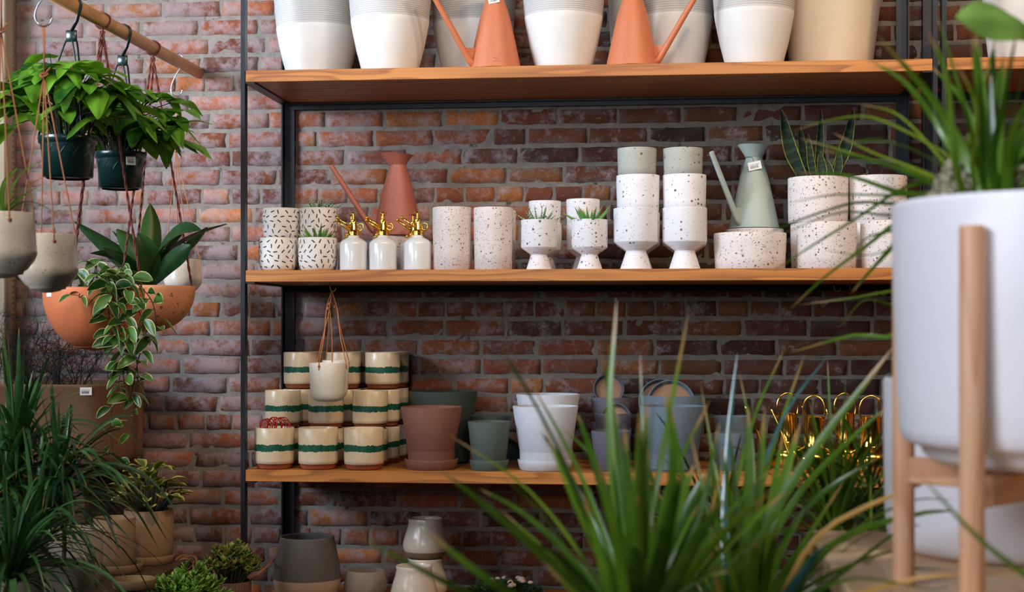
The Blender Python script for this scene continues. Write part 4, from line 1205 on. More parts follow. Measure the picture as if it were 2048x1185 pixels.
# big brown fibre planter on a stand with black twigs
M_fibre = plain('brown_fibre', (134, 98, 66), .75, var=.10, nscale=18, bump=.25)
Yp = -.29
xa, xb = X(-110, Yp), X(257, Yp - .02)
zt_, zb_ = P(150, 770, Yp - .22).z, P(200, 938, Yp - .22).z
def rounded_planter(x0, x1, y0, y1, h, rad=.05):
    m = MB(); rows = []
    def ringpts(ins, z):
        c = []
        for (cx, cy, a0) in ((x1, y1, 0), (x0, y1, 90), (x0, y0, 180), (x1, y0, 270)):
            sx = -1 if cx == x1 else 1; sy = -1 if cy == y1 else 1
            for k in range(6):
                a = R(a0 + 18 * k); c.append((cx + sx * (rad) + (rad - ins) * math.cos(a), cy + sy * rad + (rad - ins) * math.sin(a), z))
        return c
    for ins, z in ((.046, 0), (.022, .004), (.008, .018), (.002, .045), (0, .09), (0, h - .012), (-.002, h - .01), (-.002, h), (.008, h), (.01, h - .05), (.045, h - .052)):
        rows.append(ringpts(ins, z))
    m.grid(rows, close=True); n = len(rows[0])
    m.f.append(tuple(range(n - 1, -1, -1))); m.mi.append(0)
    b = n * (len(rows) - 1); m.f.append(tuple(b + i for i in range(n))); m.mi.append(0)
    return m
cx = (xa + xb) / 2
root = thing('box_planter', (cx, Yp, zb_), 'wide brown rounded box planter full of black twiggy branches under the hanging bowls', 'planter')
hh = zt_ - zb_
rounded_planter(xa - cx, xb - cx, -.22, .22, hh, .11).build('planter_box', M_fibre, root, sharp=60)
price_tag(root, (xb - cx - .075, -.2165, hh - .022), R(14), w=.038, h=.026, seed=8, name='sticker')
M_twig = plain('black_twig', (26, 22, 22), .7)
m = MB(); rng = random.Random(14)
def twig(p, d, l, r, depth):
    pts = [p]; q = Vector(p); d = d.copy()
    for i in range(6):
        d = (d + Vector((rng.uniform(-.35, .35), rng.uniform(-.3, .3), rng.uniform(-.3, .3)))).normalized(); q = q + d * l / 6
        if q.y > .26: q.y = .26
        if q.y < -.30: q.y = -.30
        pts.append(q.copy())
    m.tube(pts, [r * (1 - .12 * i) for i in range(7)], 4, cap=False)
    if depth > 0:
        for _ in range(3):
            i = rng.randint(1, 6); dd = (d + Vector((rng.uniform(-1, 1), rng.uniform(-.6, .6), rng.uniform(-.8, .9)))).normalized()
            twig(pts[i], dd, l * rng.uniform(.45, .75), r * .62, depth - 1)
for k in range(46):
    p = Vector((rng.uniform(xa - cx + .05, xb - cx - .10), rng.uniform(-.1, .15), hh - .05)); d = Vector((rng.uniform(-.8, .8), rng.uniform(-.4, .3), rng.uniform(.5, 1))).normalized()
    twig(p, d, rng.uniform(.14, .26), .0022, 3)
m.build('branches', M_twig, root)
table(xa, xb - .06, Yp - .25, Yp + .24, zb_, 'dark wooden stand under the brown box planter', 'plant_stand', M_dkwood)

ZA = .560
table(X(-60, -1.3), X(352, -.86), -1.95, -.62, ZA, 'low wooden table holding the potted plants in the left corner', 'display_table', M_dkwood)
M_kraft = plain('brown_stoneware', (146, 116, 84), .8, var=.06, nscale=60)
M_pale = plain('pale_stoneware', (168, 154, 134), .8, var=.06, nscale=60)
def barrel(r, h): return [(r * .60, 0), (r * .78, .004), (r * .92, .018), (r * .985, .045), (r, .07), (r, h)]
# peperomia
Yq = -.80
saucer((X(298, Yq), Yq, ZA), .078, M_kraft, 'brown saucer under the variegated peperomia pot')
kq = 1 / ppm(298, Yq)
root = thing('potted_peperomia', (X(298, Yq), Yq, ZA + .0065), 'variegated yellow green plant with rounded leaves in a tall brown pot', 'plant')
hq = P(298, 1030, Yq - .07).z - ZA
MB().lathe(potshell(barrel(.0755, hq), .005), 44, cap=False).build('pot', M_kraft, root)
soil_disc(root, .069, hq - .015)
M_pep = leafmat('peperomia_leaf', (30, 62, 24), (96, 116, 44), .4, margin=(200, 184, 84), mlo=.55, trans=.2)
m = MB(); ms = MB(); rng = random.Random(6)
for k in range(62):
    a = rng.uniform(0, 2 * PI); u = rng.random(); rr = .085 * math.sqrt(u); H = hq + .150 * (1 - u * .75) * rng.uniform(.5, 1)
    e = Vector((rr * math.cos(a), rr * math.sin(a), H)); b = Vector((rr * .35 * math.cos(a), rr * .35 * math.sin(a), hq - .02)); ms.tube([b, b.lerp(e, .5), e], .0024, 5)
    d = Vector((math.cos(a), math.sin(a), rng.uniform(-.3, .7))).normalized(); ll = rng.uniform(.042, .066)
    leaf(m, [e, e + d * ll * .55 + Vector((0, 0, .002)), e + d * ll + Vector((0, 0, -.004))], ll * .72, W_oval, .25, 8, 5, rng.random(), wave=.03, ph=k)
ms.build('stems', M_stem, root); m.build('foliage', M_pep, root)
def plain_pot(px, pl, pr, py, Y, z, mat, label, name='stoneware_pot'):
    k = 1 / ppm(px, Y); r = (pr - pl) / 2 * k; h = P(px, py, Y - r).z - z
    o = MB().lathe(potshell(barrel(r, h), .005), 44, cap=False).build(name, mat, loc=(X(px, Y), Y, z))
    tag(o, label, 'pot', 'empty stoneware pots in the left corner'); return o, r, h
saucer((X(232, -.98), -.98, ZA), .080, M_kraft, 'brown saucer under the round brown pot left of the peperomia')
plain_pot(229, 188, 271, 1042, -.98, ZA + .0065, M_kraft, 'round brown pot left of the peperomia pot, behind grass leaves')
plain_pot(152, 100, 206, 1066, -1.22, ZA + .001, M_pale, 'pale stoneware pot with wide mouth behind the grass leaves at lower left')
saucer((X(268, -1.26), -1.26, ZA + .001), .062, M_kraft, 'brown saucer at the photo bottom in front of the brown pots')

# crassula plants on a low bench
ZC = .375
table(X(312, -1.0), X(535, -.62), -1.35, -.58, ZC, 'low bench below the jade plants', 'low_bench', M_dkwood)
M_jade = leafmat('jade_leaf', (58, 112, 36), (150, 194, 76), .28, trans=.15, coat=.2)
M_jade2 = leafmat('bronze_jade_leaf', (50, 70, 26), (130, 150, 60), .3, trans=.12, coat=.2, tip=(150, 80, 50))
M_rust = plain('ribbed_brown_clay', (96, 66, 50), .8)
def jade(px, Y, z, r, h, mat, label, seed, n, spread, hgt, ribbed=False):
    root = thing('potted_jade_plant', (X(px, Y), Y, z), label, 'succulent', 'jade plants on the low bench')
    prof = potshell(barrel(r, h), .005); m = MB()
    if ribbed:
        rows = [[((rr + (.0012 * math.cos(40 * 2 * PI * k / 240) if rr > r * .95 else 0)) * math.cos(2 * PI * k / 240), (rr + (.0012 * math.cos(40 * 2 * PI * k / 240) if rr > r * .95 else 0)) * math.sin(2 * PI * k / 240), zz) for k in range(240)] for rr, zz in prof]
        m.grid(rows, close=True)
    else: m.lathe(prof, 44, cap=False)
    m.build('pot', M_rust, root); soil_disc(root, r - .006, h - .014)
    rng = random.Random(seed); ml = MB(); ms = MB()
    for k in range(n):
        a = rng.uniform(0, 2 * PI); u = math.sqrt(rng.random()); e = Vector((spread * u * math.cos(a), spread * u * math.sin(a), h + hgt * (1 - .7 * u * u) * rng.uniform(.65, 1)))
        b = Vector((r * .5 * u * math.cos(a), r * .5 * u * math.sin(a), h - .02)); c = spline([b, b.lerp(e, .6) + Vector((0, 0, .01)), e], 10)
        ms.tube(c, .0028, 5)
        for i in (4, 5, 6, 7, 8, 9):
            for s_ in (0, 1, 2):
                aa = rng.uniform(0, 2 * PI) ; T = (c[min(9, i + 1)] - c[i - 1]).normalized(); d = (Vector((math.cos(aa), math.sin(aa), 0)) * (.8 if i < 9 else .45) + T * .8).normalized()
                ll = rng.uniform(.018, .030); p0 = c[i]; w_ = ll * .55
                pts = [p0, p0 + d * ll * .5, p0 + d * ll]; 
                pp = spline(pts, 6); rad = [w_ * .5 * q for q in (.25, .62, .9, 1.0, .8, .12)]
                # flattened fleshy leaf
                S_ = d.cross(Vector((0, 0, 1))); S_ = S_.normalized() if S_.length > .01 else Vector((1, 0, 0)); N_ = S_.cross(d)
                rows = [[pp[q] + S_ * rad[q] * math.cos(t) + N_ * rad[q] * .35 * math.sin(t) for t in [2 * PI * j / 7 for j in range(7)]] for q in range(6)]
                tn = rng.random()
                uv = [(.5, q / 5) for q in range(6) for j in range(7)]
                ml.grid(rows, 0, uv, tn, close=True)
    ms.build('stems', M_stem, root); ml.build('foliage', mat, root)
jade(374, -1.14, ZC + .001, .062, .105, M_jade, 'bright green jade plant at the photo bottom, front one', 51, 70, .110, .135)
jade(462, -.72, ZC + .001, .062, .118, M_jade2, 'bronze tinged jade plant in a ribbed brown pot behind the bright one', 52, 52, .095, .125, True)
m = MB(); rng = random.Random(77)
for k in range(16):
    r = rng.uniform(.022, .040); a = rng.uniform(-.5, .5); b = rng.uniform(-.5, .5)
    m.tube([(r * math.cos(t), r * .5 * math.sin(t + a), .070 + r * .8 * math.sin(t + b)) for t in [2 * PI * q / 22 for q in range(23)]], .0012, 5)
m.lathe([(.001, .0), (.035, .0), (.040, .02), (.043, .05), (.041, .05), (.036, .02), (.001, .006)], 24, cap=False)
o = m.build('twine_bundle', plain('dry_twine', (150, 112, 80), .9), loc=(X(372, -.74), -.74, ZC + .10)); tag(o, 'bundle of dry brown twine loops between the peperomia and the jade plants', 'twine')
o = MB().lathe([(.001, 0), (.05, 0), (.055, .04), (.055, .098), (.001, .098)], 24, cap=False).build('upturned_pot', M_rust, loc=(X(372, -.74), -.74, ZC + .001)); tag(o, 'dark upturned pot under the twine bundle', 'pot')
o = MB().tube(spline([P(490, 1166, -.55), P(515, 1150, -.56), P(536, 1132, -.50), P(548, 1120, -.2), P(552, 1125, -.012)], 24), .003, 8).build('electric_cord', M_terra2); tag(o, 'thin orange red cord between the ribbed jade pot and the charcoal planter', 'cord')
# ------------------------------------------------------------------ grassy plants
M_grass = leafmat('glossy_grass_blade', (30, 66, 12), (108, 146, 38), .30, tip=(176, 140, 80), trans=.28, coat=.25)
M_grass2 = leafmat('dark_grass_blade', (20, 62, 36), (88, 138, 78), .30, tip=(150, 130, 80), trans=.2, coat=.3)
M_grass3 = leafmat('olive_grass_blade', (44, 74, 14), (126, 146, 40), .34, tip=(190, 150, 100), trans=.3, stripe=(120, 160, 50))
M_cane = plain('pale_cane', (150, 130, 96), .8, var=.2)
M_dry = leafmat('dry_blade', (150, 104, 36), (206, 156, 70), .5, trans=.25)
def tuft(m, base, n, l0, l1, w, seed, e0=5, e1=85, droop=.5, az=None):
    rng = random.Random(seed); base = Vector(base)
    for k in range(n):
        a = rng.uniform(0, 2 * PI) if az is None else rng.uniform(*az); el = R(rng.uniform(e0, e1)); l = rng.uniform(l0, l1)
        d = Vector((math.cos(a) * math.cos(el), math.sin(a) * math.cos(el), math.sin(el)))
        b = base + Vector((math.cos(a), math.sin(a), 0)) * .006 + Vector((0, 0, rng.uniform(-.03, .03)))
        dr = droop * l * math.cos(el) * rng.uniform(.5, 1.2)
        pts = [b, b + d * l * .35 + Vector((0, 0, .02 * l)), b + d * l * .7 + Vector((0, 0, -dr * .3)), b + d * l + Vector((0, 0, -dr))]
        leaf(m, pts, w * rng.uniform(.7, 1.25), W_grass, .28, 11, 3, rng.random(), twist=rng.uniform(-.8, .8))
def grass_plant(px, Y, zpot, rp, hp, tufts, label, mat, pmat, name='potted_grass_plant'):
    root = thing(name, (X(px, Y), Y, zpot), label, 'plant', 'leafy grass like plants')
    MB().lathe(potshell([(rp * .72, 0), (rp * .85, .01), (rp, hp * .5), (rp, hp)], .005), 40, cap=False).build('pot', pmat, root)
    soil_disc(root, rp - .006, hp - .02)
    m = MB(); c = MB()
    for (tp, n, l0, l1, w, seed, e0, e1, dr) in tufts:
        b = Vector(tp) - root.location
        s0 = Vector((b.x * .15, b.y * .15, hp - .03))
        c.tube(spline([s0, s0.lerp(b, .5) + Vector((.008, 0, 0)), b], 10), .006, 8)
        tuft(m, b, n, l0, l1, w, seed, e0, e1, dr)
    c.build('cane', M_cane, root); m.build('foliage', mat, root)
    return root
YG = -1.75
grass_plant(48, YG, ZA + .001, .080, .15, [(P(34, 915, YG), 100, .20, .36, .018, 61, 5, 88, .5), (P(6, 985, YG - .05), 70, .2, .36, .017, 62, 0, 80, .6)],
            'dark blue green grassy plant with spiky heads at the left edge, topmost heads', M_grass2, M_pale)
grass_plant(128, YG + .03, ZA + .001, .075, .14, [(P(118, 970, YG), 100, .20, .34, .017, 63, 0, 85, .6), (P(70, 1080, YG - .1), 90, .20, .36, .016, 64, -5, 75, .7)],
            'dark grassy plant right of the left edge one, its blades reaching the peperomia', M_grass2, M_pale)
grass_plant(-20, YG - .42, ZA + .001, .080, .13, [(P(20, 1150, YG - .4), 90, .22, .38, .016, 65, -10, 70, .8)],
            'low grassy plant at the bottom left corner with drooping blades', M_grass2, M_wpot)

# ------------------------------------------------------------------ display table with the white planters
M_table = wood('pale_ash_top', (228, 190, 146), (196, 150, 104), 'Y', .5, .7)
ZD = 1.015
table(X(1650, -3.57), X(1650, -3.57) + 1.2, -4.45, -3.33, ZD, 'pale wooden table top under the white planters at right', 'display_table', M_table, .032, .05)
M_pw = plain('matte_white_ceramic', (232, 228, 232), .42, var=.015, nscale=30, bump=.05)
def big_planter(loc, r, h, label, extra=None):
    root = thing('white_ceramic_planter', loc, label, 'planter', 'large white ceramic planters')
    outer = [(r * .60, 0), (r * .72, .002), (r * .80, .010), (r * .83, .019), (r * .90, .022), (r * .935, .027), (r * .952, .038), (r * .965, .07), (r * .985, h * .6), (r, h - .004), (r - .001, h)]
    MB().lathe([(.0005, 0)] + potshell(outer, .007), 72, cap=False).build('pot', M_pw, root)
    return root
YP_ = -3.88; XP_ = X(2115, YP_)
rp1 = big_planter((XP_, YP_, ZD + .1385), .1605, .2595, 'large white planter held up by a wooden plant stand, with grassy plant')
p2h = P(1780, 760, -3.50).z - ZD
rp2 = thing('white_ceramic_planter', (X(2032, -3.50), -3.50, ZD), 'white planter standing on the table behind the legs of the plant stand', 'planter', 'large white ceramic planters')
o_ = [(.128, 0), (.138, .002), (.149, .009), (.155, .021), (.158, .045), (.160, p2h - .003), (.159, p2h)]
MB().lathe([(.0005, 0)] + potshell(o_, .007), 72, cap=False).build('pot', M_pw, rp2)
soil_disc(rp2, .150, p2h - .05)
M_leg = wood('oak_dowel', (226, 178, 140), (196, 140, 102), 'Z', .5, 1.2)
stand = thing('plant_stand', (XP_, YP_, ZD), 'pale wooden four legged plant stand holding the large white planter', 'plant stand')
best = None
for k in range(600):
    al = R(k * .1); x = XP_ - .172 * math.sin(al); y = YP_ - .172 * math.cos(al)
    e = abs(X(1944, y) - x)
    if best is None or e < best[0]: best = (e, al)
al = best[1]
legs = []
for q in range(4):
    a = al + PI / 2 * q; lx, ly = -.172 * math.sin(a), -.172 * math.cos(a); legs.append((lx, ly))
    m = MB(); m.lathe([(.001, .0), (.0105, 0), (.0115, .002), (.0118, .366), (.0108, .369), (.001, .3695)], 32, c=(lx, ly, 0), cap=False)
    m.build('leg', M_leg, stand, sharp=50)
M_bar = wood('oak_crossbar', (222, 172, 130), (186, 130, 90), 'X', .5, 1.2)
for q in (0, 1):
    a = math.atan2(legs[q][1], legs[q][0]); zt = .1375 if q == 0 else .1378
    m = MB(); m.box(-.162, .162, -.0085, .0085, .110 + (.012 if q else 0), zt - (.0 if q else .014)) if False else m.box(-.162, .162, -.0085, .0085, .110, .1375, bev=.0015)
    o = m.build('crossbar', M_bar, stand, smooth=False); o.rotation_euler = (0, 0, a)

# plant in the large planter
soil_disc(rp1, .150, .20)
M_mound = terrazzo('pebble_dressing', (176, 166, 136), (46, 40, 30), s1=260, k1=.9, s2=170, k2=.8, t1=.42, t2=.45)
m = MB(); rng = random.Random(33)
for k in range(230):
    a = rng.uniform(0, 2 * PI); q = math.sqrt(rng.random())
    if k < 130: px_, py_, z = -.093 + .036 * q * math.cos(a), .035 + .045 * q * math.sin(a), .20 + .100 * (1 - q ** 3)
    else: px_, py_, z = -.020 + .034 * q * math.cos(a), .04 + .04 * q * math.sin(a), .20 + .100 * (1 - q ** 3)
    z += rng.uniform(-.006, .004); s_ = rng.uniform(.004, .007)
    m.lathe([(s_ * math.sin(t) * rng.uniform(.85, 1.1), -s_ * math.cos(t)) for t in [PI * j / 6 for j in range(7)]], 8, c=(px_, py_, z), cap=False)
m.lathe([(.038, 0), (.036, .04), (.028, .075), (.014, .090), (.001, .096)], 16, c=(-.093, .035, .198), cap=False)
m.lathe([(.034, 0), (.032, .04), (.026, .07), (.014, .09), (.001, .096)], 16, c=(-.020, .04, .198), cap=False)
m.build('pebbles', M_mound, rp1)
def hero(m, pts, w, tint=.5, twist=0.0, wf=W_grass, fold=.25, cols=3, org=None, n=16):
    """pts: (px, py, Y) stations along the blade; w in metres"""
    q = [P(*p) - org for p in pts]
    leaf(m, q, w, wf, fold, n, cols, tint, twist=twist, side=((q[-1] - q[0]).cross(Vector((.15, 1, .1)))).normalized())
O1 = rp1.location
m = MB(); m3 = MB(); md = MB()
Y0 = -3.88
for (pts, w, tn, mm) in (
    ([(1985, 440, Y0), (1925, 300, -3.86), (1862, 195, -3.88), (1750, 65, -3.95)], .0135, .75, m),
    ([(1975, 440, Y0), (1890, 275, -3.80), (1815, 170, -3.8), (1733, 117, -3.8)], .009, .55, m),
    ([(1945, 440, Y0), (1912, 330, -3.95), (1893, 150, -4.0), (1854, 62, -4.02)], .0085, .95, m),
    ([(1990, 440, Y0), (1955, 300, -3.8), (1925, 200, -3.75), (1860, 130, -3.7)], .010, .35, m),
    ([(1990, 440, Y0), (1960, 320, -3.84), (1990, 200, -3.84), (2008, 105, -3.84)], .012, .30, m),
    ([(2000, 440, Y0), (1975, 330, -3.84), (1960, 230, -3.84), (1978, 120, -3.84)], .0105, .45, m),
    ([(1960, 440, Y0), (1945, 330, -3.94), (1955, 220, -3.98), (1905, 110, -4.0)], .006, .9, m3),
    ([(1970, 440, Y0), (1930, 330, -3.8), (1965, 180, -3.7), (1996, 60, -3.7)], .007, .5, m3),
    ([(2010, 440, Y0), (1985, 330, -3.9), (2005, 220, -3.95), (2035, 55, -4.0)], .012, .15, m),
    ([(2020, 440, Y0), (2015, 350, -3.9), (2030, 260, -3.95), (2080, 160, -4.0)], .014, .5, m),
    ([(2000, 440, Y0), (2010, 360, -3.8), (2050, 280, -3.7), (2100, 250, -3.6)], .013, .2, m),
    ([(1960, 440, Y0), (1900, 340, -3.75), (1800, 232, -3.65), (1720, 208, -3.6)], .0045, .7, m3),
    ([(1960, 440, Y0), (1880, 360, -3.72), (1745, 305, -3.6), (1665, 265, -3.5)], .005, .8, m3),
    ([(1960, 440, Y0), (1900, 370, -3.7), (1720, 312, -3.5), (1595, 275, -3.4)], .005, .75, m3),
    ([(1960, 440, Y0), (1925, 335, -3.75), (1762, 240, -3.6), (1670, 238, -3.5), (1581, 264, -3.4)], .0045, .7, m3),
    ([(1950, 440, Y0), (1880, 375, -3.7), (1760, 325, -3.6), (1640, 300, -3.5)], .008, .2, m),
    ([(1950, 440, Y0), (1890, 395, -3.7), (1797, 384, -3.58), (1690, 350, -3.5), (1590, 345, -3.4)], .009, .25, m),
    ([(1950, 440, Y0), (1890, 385, -3.7), (1797, 391, -3.58), (1667, 390, -3.5), (1574, 407, -3.4)], .0045, .15, m),
    ([(1950, 440, Y0), (1890, 385, -3.7), (1797, 408, -3.58), (1708, 406, -3.5), (1600, 440, -3.45), (1522, 473, -3.4)], .006, .1, m),
    ([(1950, 440, Y0), (1890, 380, -3.7), (1797, 430, -3.58), (1680, 425, -3.5), (1560, 470, -3.45)], .0055, .12, m),
    ([(1950, 440, Y0), (1900, 370, -3.7), (1815, 373, -3.6), (1708, 440, -3.5), (1611, 500, -3.45), (1537, 551, -3.4)], .006, .35, m),
    ([(1950, 440, Y0), (1895, 380, -3.68), (1800, 440, -3.55), (1723, 500, -3.5), (1648, 556, -3.45), (1577, 622, -3.4)], .0075, .5, m),
    ([(1950, 440, Y0), (1890, 385, -3.65), (1800, 478, -3.55), (1752, 530, -3.5), (1700, 590, -3.45)], .0105, .35, m),
    ([(1950, 440, Y0), (1890, 385, -3.65), (1802, 455, -3.52), (1735, 475, -3.5), (1700, 520, -3.45)], .005, .1, m),
    ([(1950, 440, Y0), (1895, 382, -3.65), (1802, 480, -3.52), (1740, 510, -3.5), (1640, 500, -3.4)], .004, .5, m3),
    ([(1950, 440, Y0), (1880, 400, -3.6), (1810, 560, -3.45), (1740, 590, -3.4), (1600, 610, -3.35)], .005, .6, m3),
    ([(1950, 440, Y0), (1875, 420, -3.6), (1810, 655, -3.45), (1700, 672, -3.4), (1577, 707, -3.3)], .0085, .75, m),
    ([(1950, 440, Y0), (1875, 420, -3.6), (1808, 600, -3.45), (1730, 600, -3.4), (1680, 655, -3.3)], .004, .6, m3),
):
    hero(mm, pts, w, tn, random.Random(int(w * 1e5 + pts[-1][0])).uniform(-.5, .5), org=O1)
tuft(m, P(1985, 425, Y0) - O1, 26, .12, .24, .012, 71, 25, 85, .3, az=(-.6, 2.4))
m.build('foliage', M_grass, rp1); m3.build('olive_foliage', M_grass3, rp1)
M_banana = leafmat('broad_green_leaf', (70, 116, 40), (140, 176, 78), .4, trans=.3)
rb = thing('broad_leaf_plant', (X(2130, -3.62), -3.62, ZD), 'plant with a broad arching leaf at the top right corner of the photo', 'plant')
MB().lathe(potshell([(.055, 0), (.065, .01), (.070, .12)], .005), 36, cap=False).build('pot', M_p_white, rb)
rb.location = (X(2330, -3.60), -3.60, ZD); soil_disc(rb, .064, .10)
m = MB()
q = [Vector((0, 0, .1)), P(2260, 500, -3.7) - rb.location, P(2150, 190, -3.8) - rb.location, P(2085, 90, -3.85) - rb.location]
m.tube(spline(q, 20), .003, 8); m.build('stalk', M_stem, rb)
m = MB()
leaf(m, [P(2090, 95, -3.85) - rb.location, P(2040, 40, -3.9) - rb.location, P(1975, 32, -3.93) - rb.location, P(1916, 38, -3.95) - rb.location], .050, W_oval, -.35, 18, 7, .7, side=(P(2000, 20, -3.88) - P(2000, 75, -3.98)).normalized(), wave=.05)
m.build('leaf', M_banana, rb)
m = MB()
leaf(m, [P(2095, 420, -3.75) - rb.location, P(2060, 330, -3.8) - rb.location, P(2052, 260, -3.8) - rb.location], .035, W_oval, -.3, 12, 5, .8)
m.build('leaf', M_banana, rb)

# ------------------------------------------------------------------ the grassy plants in the middle foreground
ZF = .62
table(X(980, -3.3), X(1650, -3.57) - .03, -4.25, -2.3, ZF, 'low dark table under the foreground grass plants, below the frame', 'display_table', M_dkwood)
table(X(1670, -2.75) - .10, X(1670, -2.75) + .12, -2.87, -2.63, ZF, 'small dark stool under the dense grass plant in front of the brass cans', 'plant_stand', M_dkwood)
def fore(px, Y, label, rp=.08, rim=.87):
    root = thing('potted_grass_plant', (X(px, Y), Y, ZF), label, 'plant', 'foreground grass plants')
    h = rim - ZF
    MB().lathe(potshell([(rp * .72, 0), (rp * .85, .01), (rp, h * .5), (rp, h)], .005), 40, cap=False).build('pot', M_pale, root)
    soil_disc(root, rp - .006, h - .02)
    return root
g1 = fore(1270, -3.85, 'near blurred grassy plant with long wide blades at the bottom centre')
g2 = fore(1500, -3.55, 'big grassy plant with blue sheen painted on some blades, right of the bottom centre')
g3 = fore(1670, -2.75, 'dense darker grass plant in front of the brass watering cans', rim=.86)
g4 = fore(1420, -2.60, 'finer grass plant behind the two big foreground ones', rim=.84)
def heroset(root, base, lst, mat_for):
    ms_ = [MB(), MB(), MB()]
    for pts, w, tn, mi in lst:
        r_ = random.Random(int(pts[-1][0] * 13 + pts[-1][1]))
        pp = [base] + list(pts)
        hero(ms_[mi], pp, w, tn, r_.uniform(-.6, .6), org=root.location)
    return ms_
b1 = (1275, 1330, -3.85)
M1 = heroset(g1, b1, [
    ([(1250, 1150, -3.82), (1218, 850, -3.80), (1233, 598, -3.78)], .0165, .65, 0),
    ([(1285, 1150, -3.80), (1330, 880, -3.70), (1378, 622, -3.66)], .011, .85, 0),
    ([(1190, 1215, -3.95), (1030, 1065, -4.02), (868, 930, -4.05)], .021, .35, 0),
    ([(1020, 1230, -4.0), (860, 1150, -4.05), (712, 1072, -4.05)], .011, .25, 0),
    ([(1130, 1240, -4.0), (990, 1170, -4.08), (845, 1058, -4.1)], .015, .55, 0),
    ([(1200, 1170, -3.80), (1060, 985, -3.75), (892, 866, -3.7)], .008, .7, 1),
    ([(1235, 1160, -3.82), (1160, 950, -3.78), (1050, 745, -3.75)], .0115, .55, 0),
    ([(1225, 1180, -3.9), (1150, 1010, -3.95), (1078, 830, -3.95)], .010, .8, 0),
    ([(1230, 1100, -3.75), (1200, 940, -3.70), (1120, 850, -3.65)], .009, .35, 0),
    ([(1262, 1120, -3.72), (1285, 960, -3.64), (1280, 700, -3.6)], .010, .3, 0),
    ([(1300, 1150, -3.9), (1345, 960, -3.95), (1330, 760, -3.95)], .018, .35, 0),
    ([(1250, 1180, -3.9), (1262, 1040, -3.92), (1248, 850, -3.92)], .020, .25, 0),
    ([(1220, 1200, -3.95), (1195, 1090, -3.98), (1165, 985, -4.0)], .014, .75, 0),
    ([(1320, 1180, -3.85), (1400, 1020, -3.85), (1440, 840, -3.85)], .016, .2, 0),
    ([(1180, 1190, -3.8), (1090, 1100, -3.8), (1000, 1020, -3.8)], .007, .6, 1),
    ([(1290, 1190, -3.8), (1245, 1000, -3.75), (1232, 800, -3.7)], .006, .3, 1),
    ([(1200, 1240, -4.05), (1160, 1200, -4.1), (1080, 1120, -4.12)], .012, .9, 1),
    ([(1330, 1180, -3.8), (1420, 1100, -3.78), (1380, 860, -3.7)], .009, .6, 0),
    ([(1310, 1140, -3.78), (1335, 980, -3.7), (1420, 800, -3.65)], .012, .5, 0),
], None)
tuft(M1[0], P(*b1) - g1.location, 34, .18, .38, .020, 81, 40, 88, .35)
M1[0].build('foliage', M_grass, g1); M1[1].build('olive_foliage', M_grass3, g1)
b2_ = (1495, 1330, -3.55)
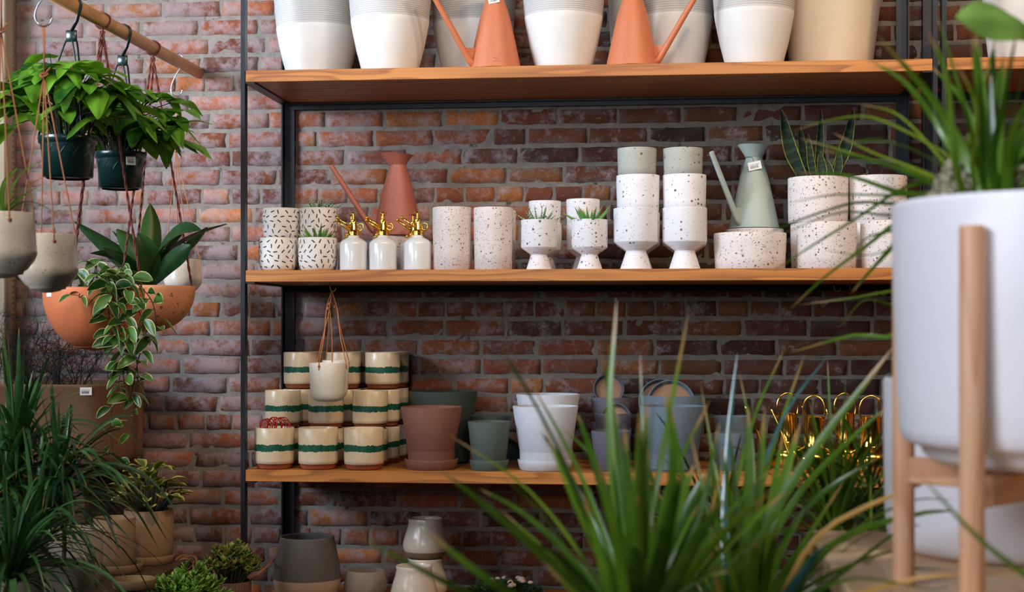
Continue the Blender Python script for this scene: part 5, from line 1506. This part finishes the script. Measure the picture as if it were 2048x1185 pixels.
M2 = heroset(g2, b2_, [
    ([(1470, 1180, -3.6), (1600, 940, -3.62), (1792, 688, -3.65)], .021, .45, 0),
    ([(1560, 1200, -3.7), (1650, 1060, -3.72), (1860, 960, -3.75), (1975, 905, -3.78)], .0085, .9, 2),
    ([(1530, 1210, -3.6), (1680, 1080, -3.65), (1830, 1030, -3.7), (1915, 1022, -3.7)], .012, .35, 0),
    ([(1545, 1235, -3.75), (1610, 1140, -3.8), (1655, 1085, -3.82)], .0165, .1, 1),
    ([(1450, 1150, -3.5), (1455, 900, -3.45), (1475, 705, -3.42)], .0125, .2, 1),
    ([(1480, 1100, -3.4), (1560, 850, -3.35), (1660, 706, -3.3)], .0085, .3, 1),
    ([(1500, 1100, -3.4), (1545, 900, -3.35), (1610, 706, -3.3)], .0095, .75, 0),
    ([(1450, 1120, -3.4), (1500, 860, -3.3), (1572, 690, -3.25)], .009, .6, 0),
    ([(1500, 1120, -3.35), (1505, 900, -3.25), (1478, 740, -3.2)], .008, .7, 0),
    ([(1420, 1180, -3.5), (1370, 980, -3.5), (1340, 800, -3.5)], .016, .45, 0),
    ([(1400, 1200, -3.6), (1330, 1050, -3.6), (1290, 900, -3.6)], .014, .25, 0),
    ([(1500, 1180, -3.45), (1590, 1000, -3.4), (1700, 880, -3.3), (1800, 795, -3.25)], .013, .5, 0),
    ([(1520, 1190, -3.45), (1620, 1010, -3.45), (1780, 900, -3.4)], .015, .2, 0),
    ([(1530, 1210, -3.5), (1600, 1100, -3.5), (1690, 960, -3.5)], .013, .65, 0),
    ([(1520, 1150, -3.4), (1590, 1000, -3.35), (1668, 905, -3.3)], .010, .15, 1),
    ([(1480, 1130, -3.5), (1500, 1080, -3.5), (1575, 990, -3.5)], .011, .15, 1),
    ([(1480, 1190, -3.5), (1440, 1000, -3.45), (1400, 760, -3.4)], .010, .7, 0),
    ([(1440, 1190, -3.6), (1420, 1060, -3.65), (1445, 930, -3.65)], .009, .95, 2),
    ([(1545, 1230, -3.7), (1640, 1160, -3.75), (1760, 1110, -3.75), (1830, 1100, -3.72)], .008, .2, 0),
    ([(1545, 1240, -3.7), (1680, 1150, -3.72), (1800, 1060, -3.7), (1845, 1052, -3.7)], .007, .15, 0),
    ([(1560, 1245, -3.8), (1700, 1195, -3.95), (1850, 1155, -4.0), (2060, 1145, -4.0)], .0065, .9, 2),
    ([(1560, 1245, -3.9), (1690, 1160, -3.98), (1860, 1180, -4.0), (1900, 1170, -4.0)], .0045, .2, 0),
], None)
hero(M2[0], [(1495, 1330, -3.55), (1640, 1120, -3.62), (1800, 1010, -3.7), (1915, 1000, -3.75)], .005, .3, org=g2.location)
tuft(M2[0], P(*b2_) - g2.location, 44, .16, .34, .018, 82, 25, 88, .35)
M_sheen_blade = leafmat('painted_blue_sheen_blade', (36, 84, 78), (104, 148, 146), .22, trans=.15, coat=.6)  # sky reflection on the blades put into their base colour
M2[0].build('foliage', M_grass, g2); M2[1].build('painted_sheen_foliage', M_sheen_blade, g2); M2[2].build('dry_foliage', M_dry, g2)
m = MB(); b = P(1670, 1070, -2.75) - g3.location
tuft(m, b, 90, .14, .30, .011, 83, 8, 88, .5); tuft(m, b + Vector((.06, .0, .06)), 50, .14, .27, .009, 84, 0, 60, .6)
m.build('foliage', M_grass, g3)
m = MB(); b = P(1440, 1120, -2.60) - g4.location
tuft(m, b, 60, .16, .34, .010, 85, 8, 85, .5)
m.build('foliage', M_grass, g4)
# one long blade from a plant out of the frame at right
rr_ = thing('grass_blade_plant', (X(2230, -4.12), -4.12, ZD), 'near plant beyond the right edge whose one long blade crosses the lower right corner', 'plant')
MB().lathe(potshell([(.035, 0), (.04, .01), (.043, .06)], .004), 30, cap=False).build('pot', M_p_white, rr_); soil_disc(rr_, .038, .05)
m = MB(); hero(m, [(2230, 1290, -4.12), (2110, 1195, -4.14), (1960, 1080, -4.15), (1835, 945, -4.15)], .0075, .3, org=rr_.location); m.build('foliage', M_grass, rr_)
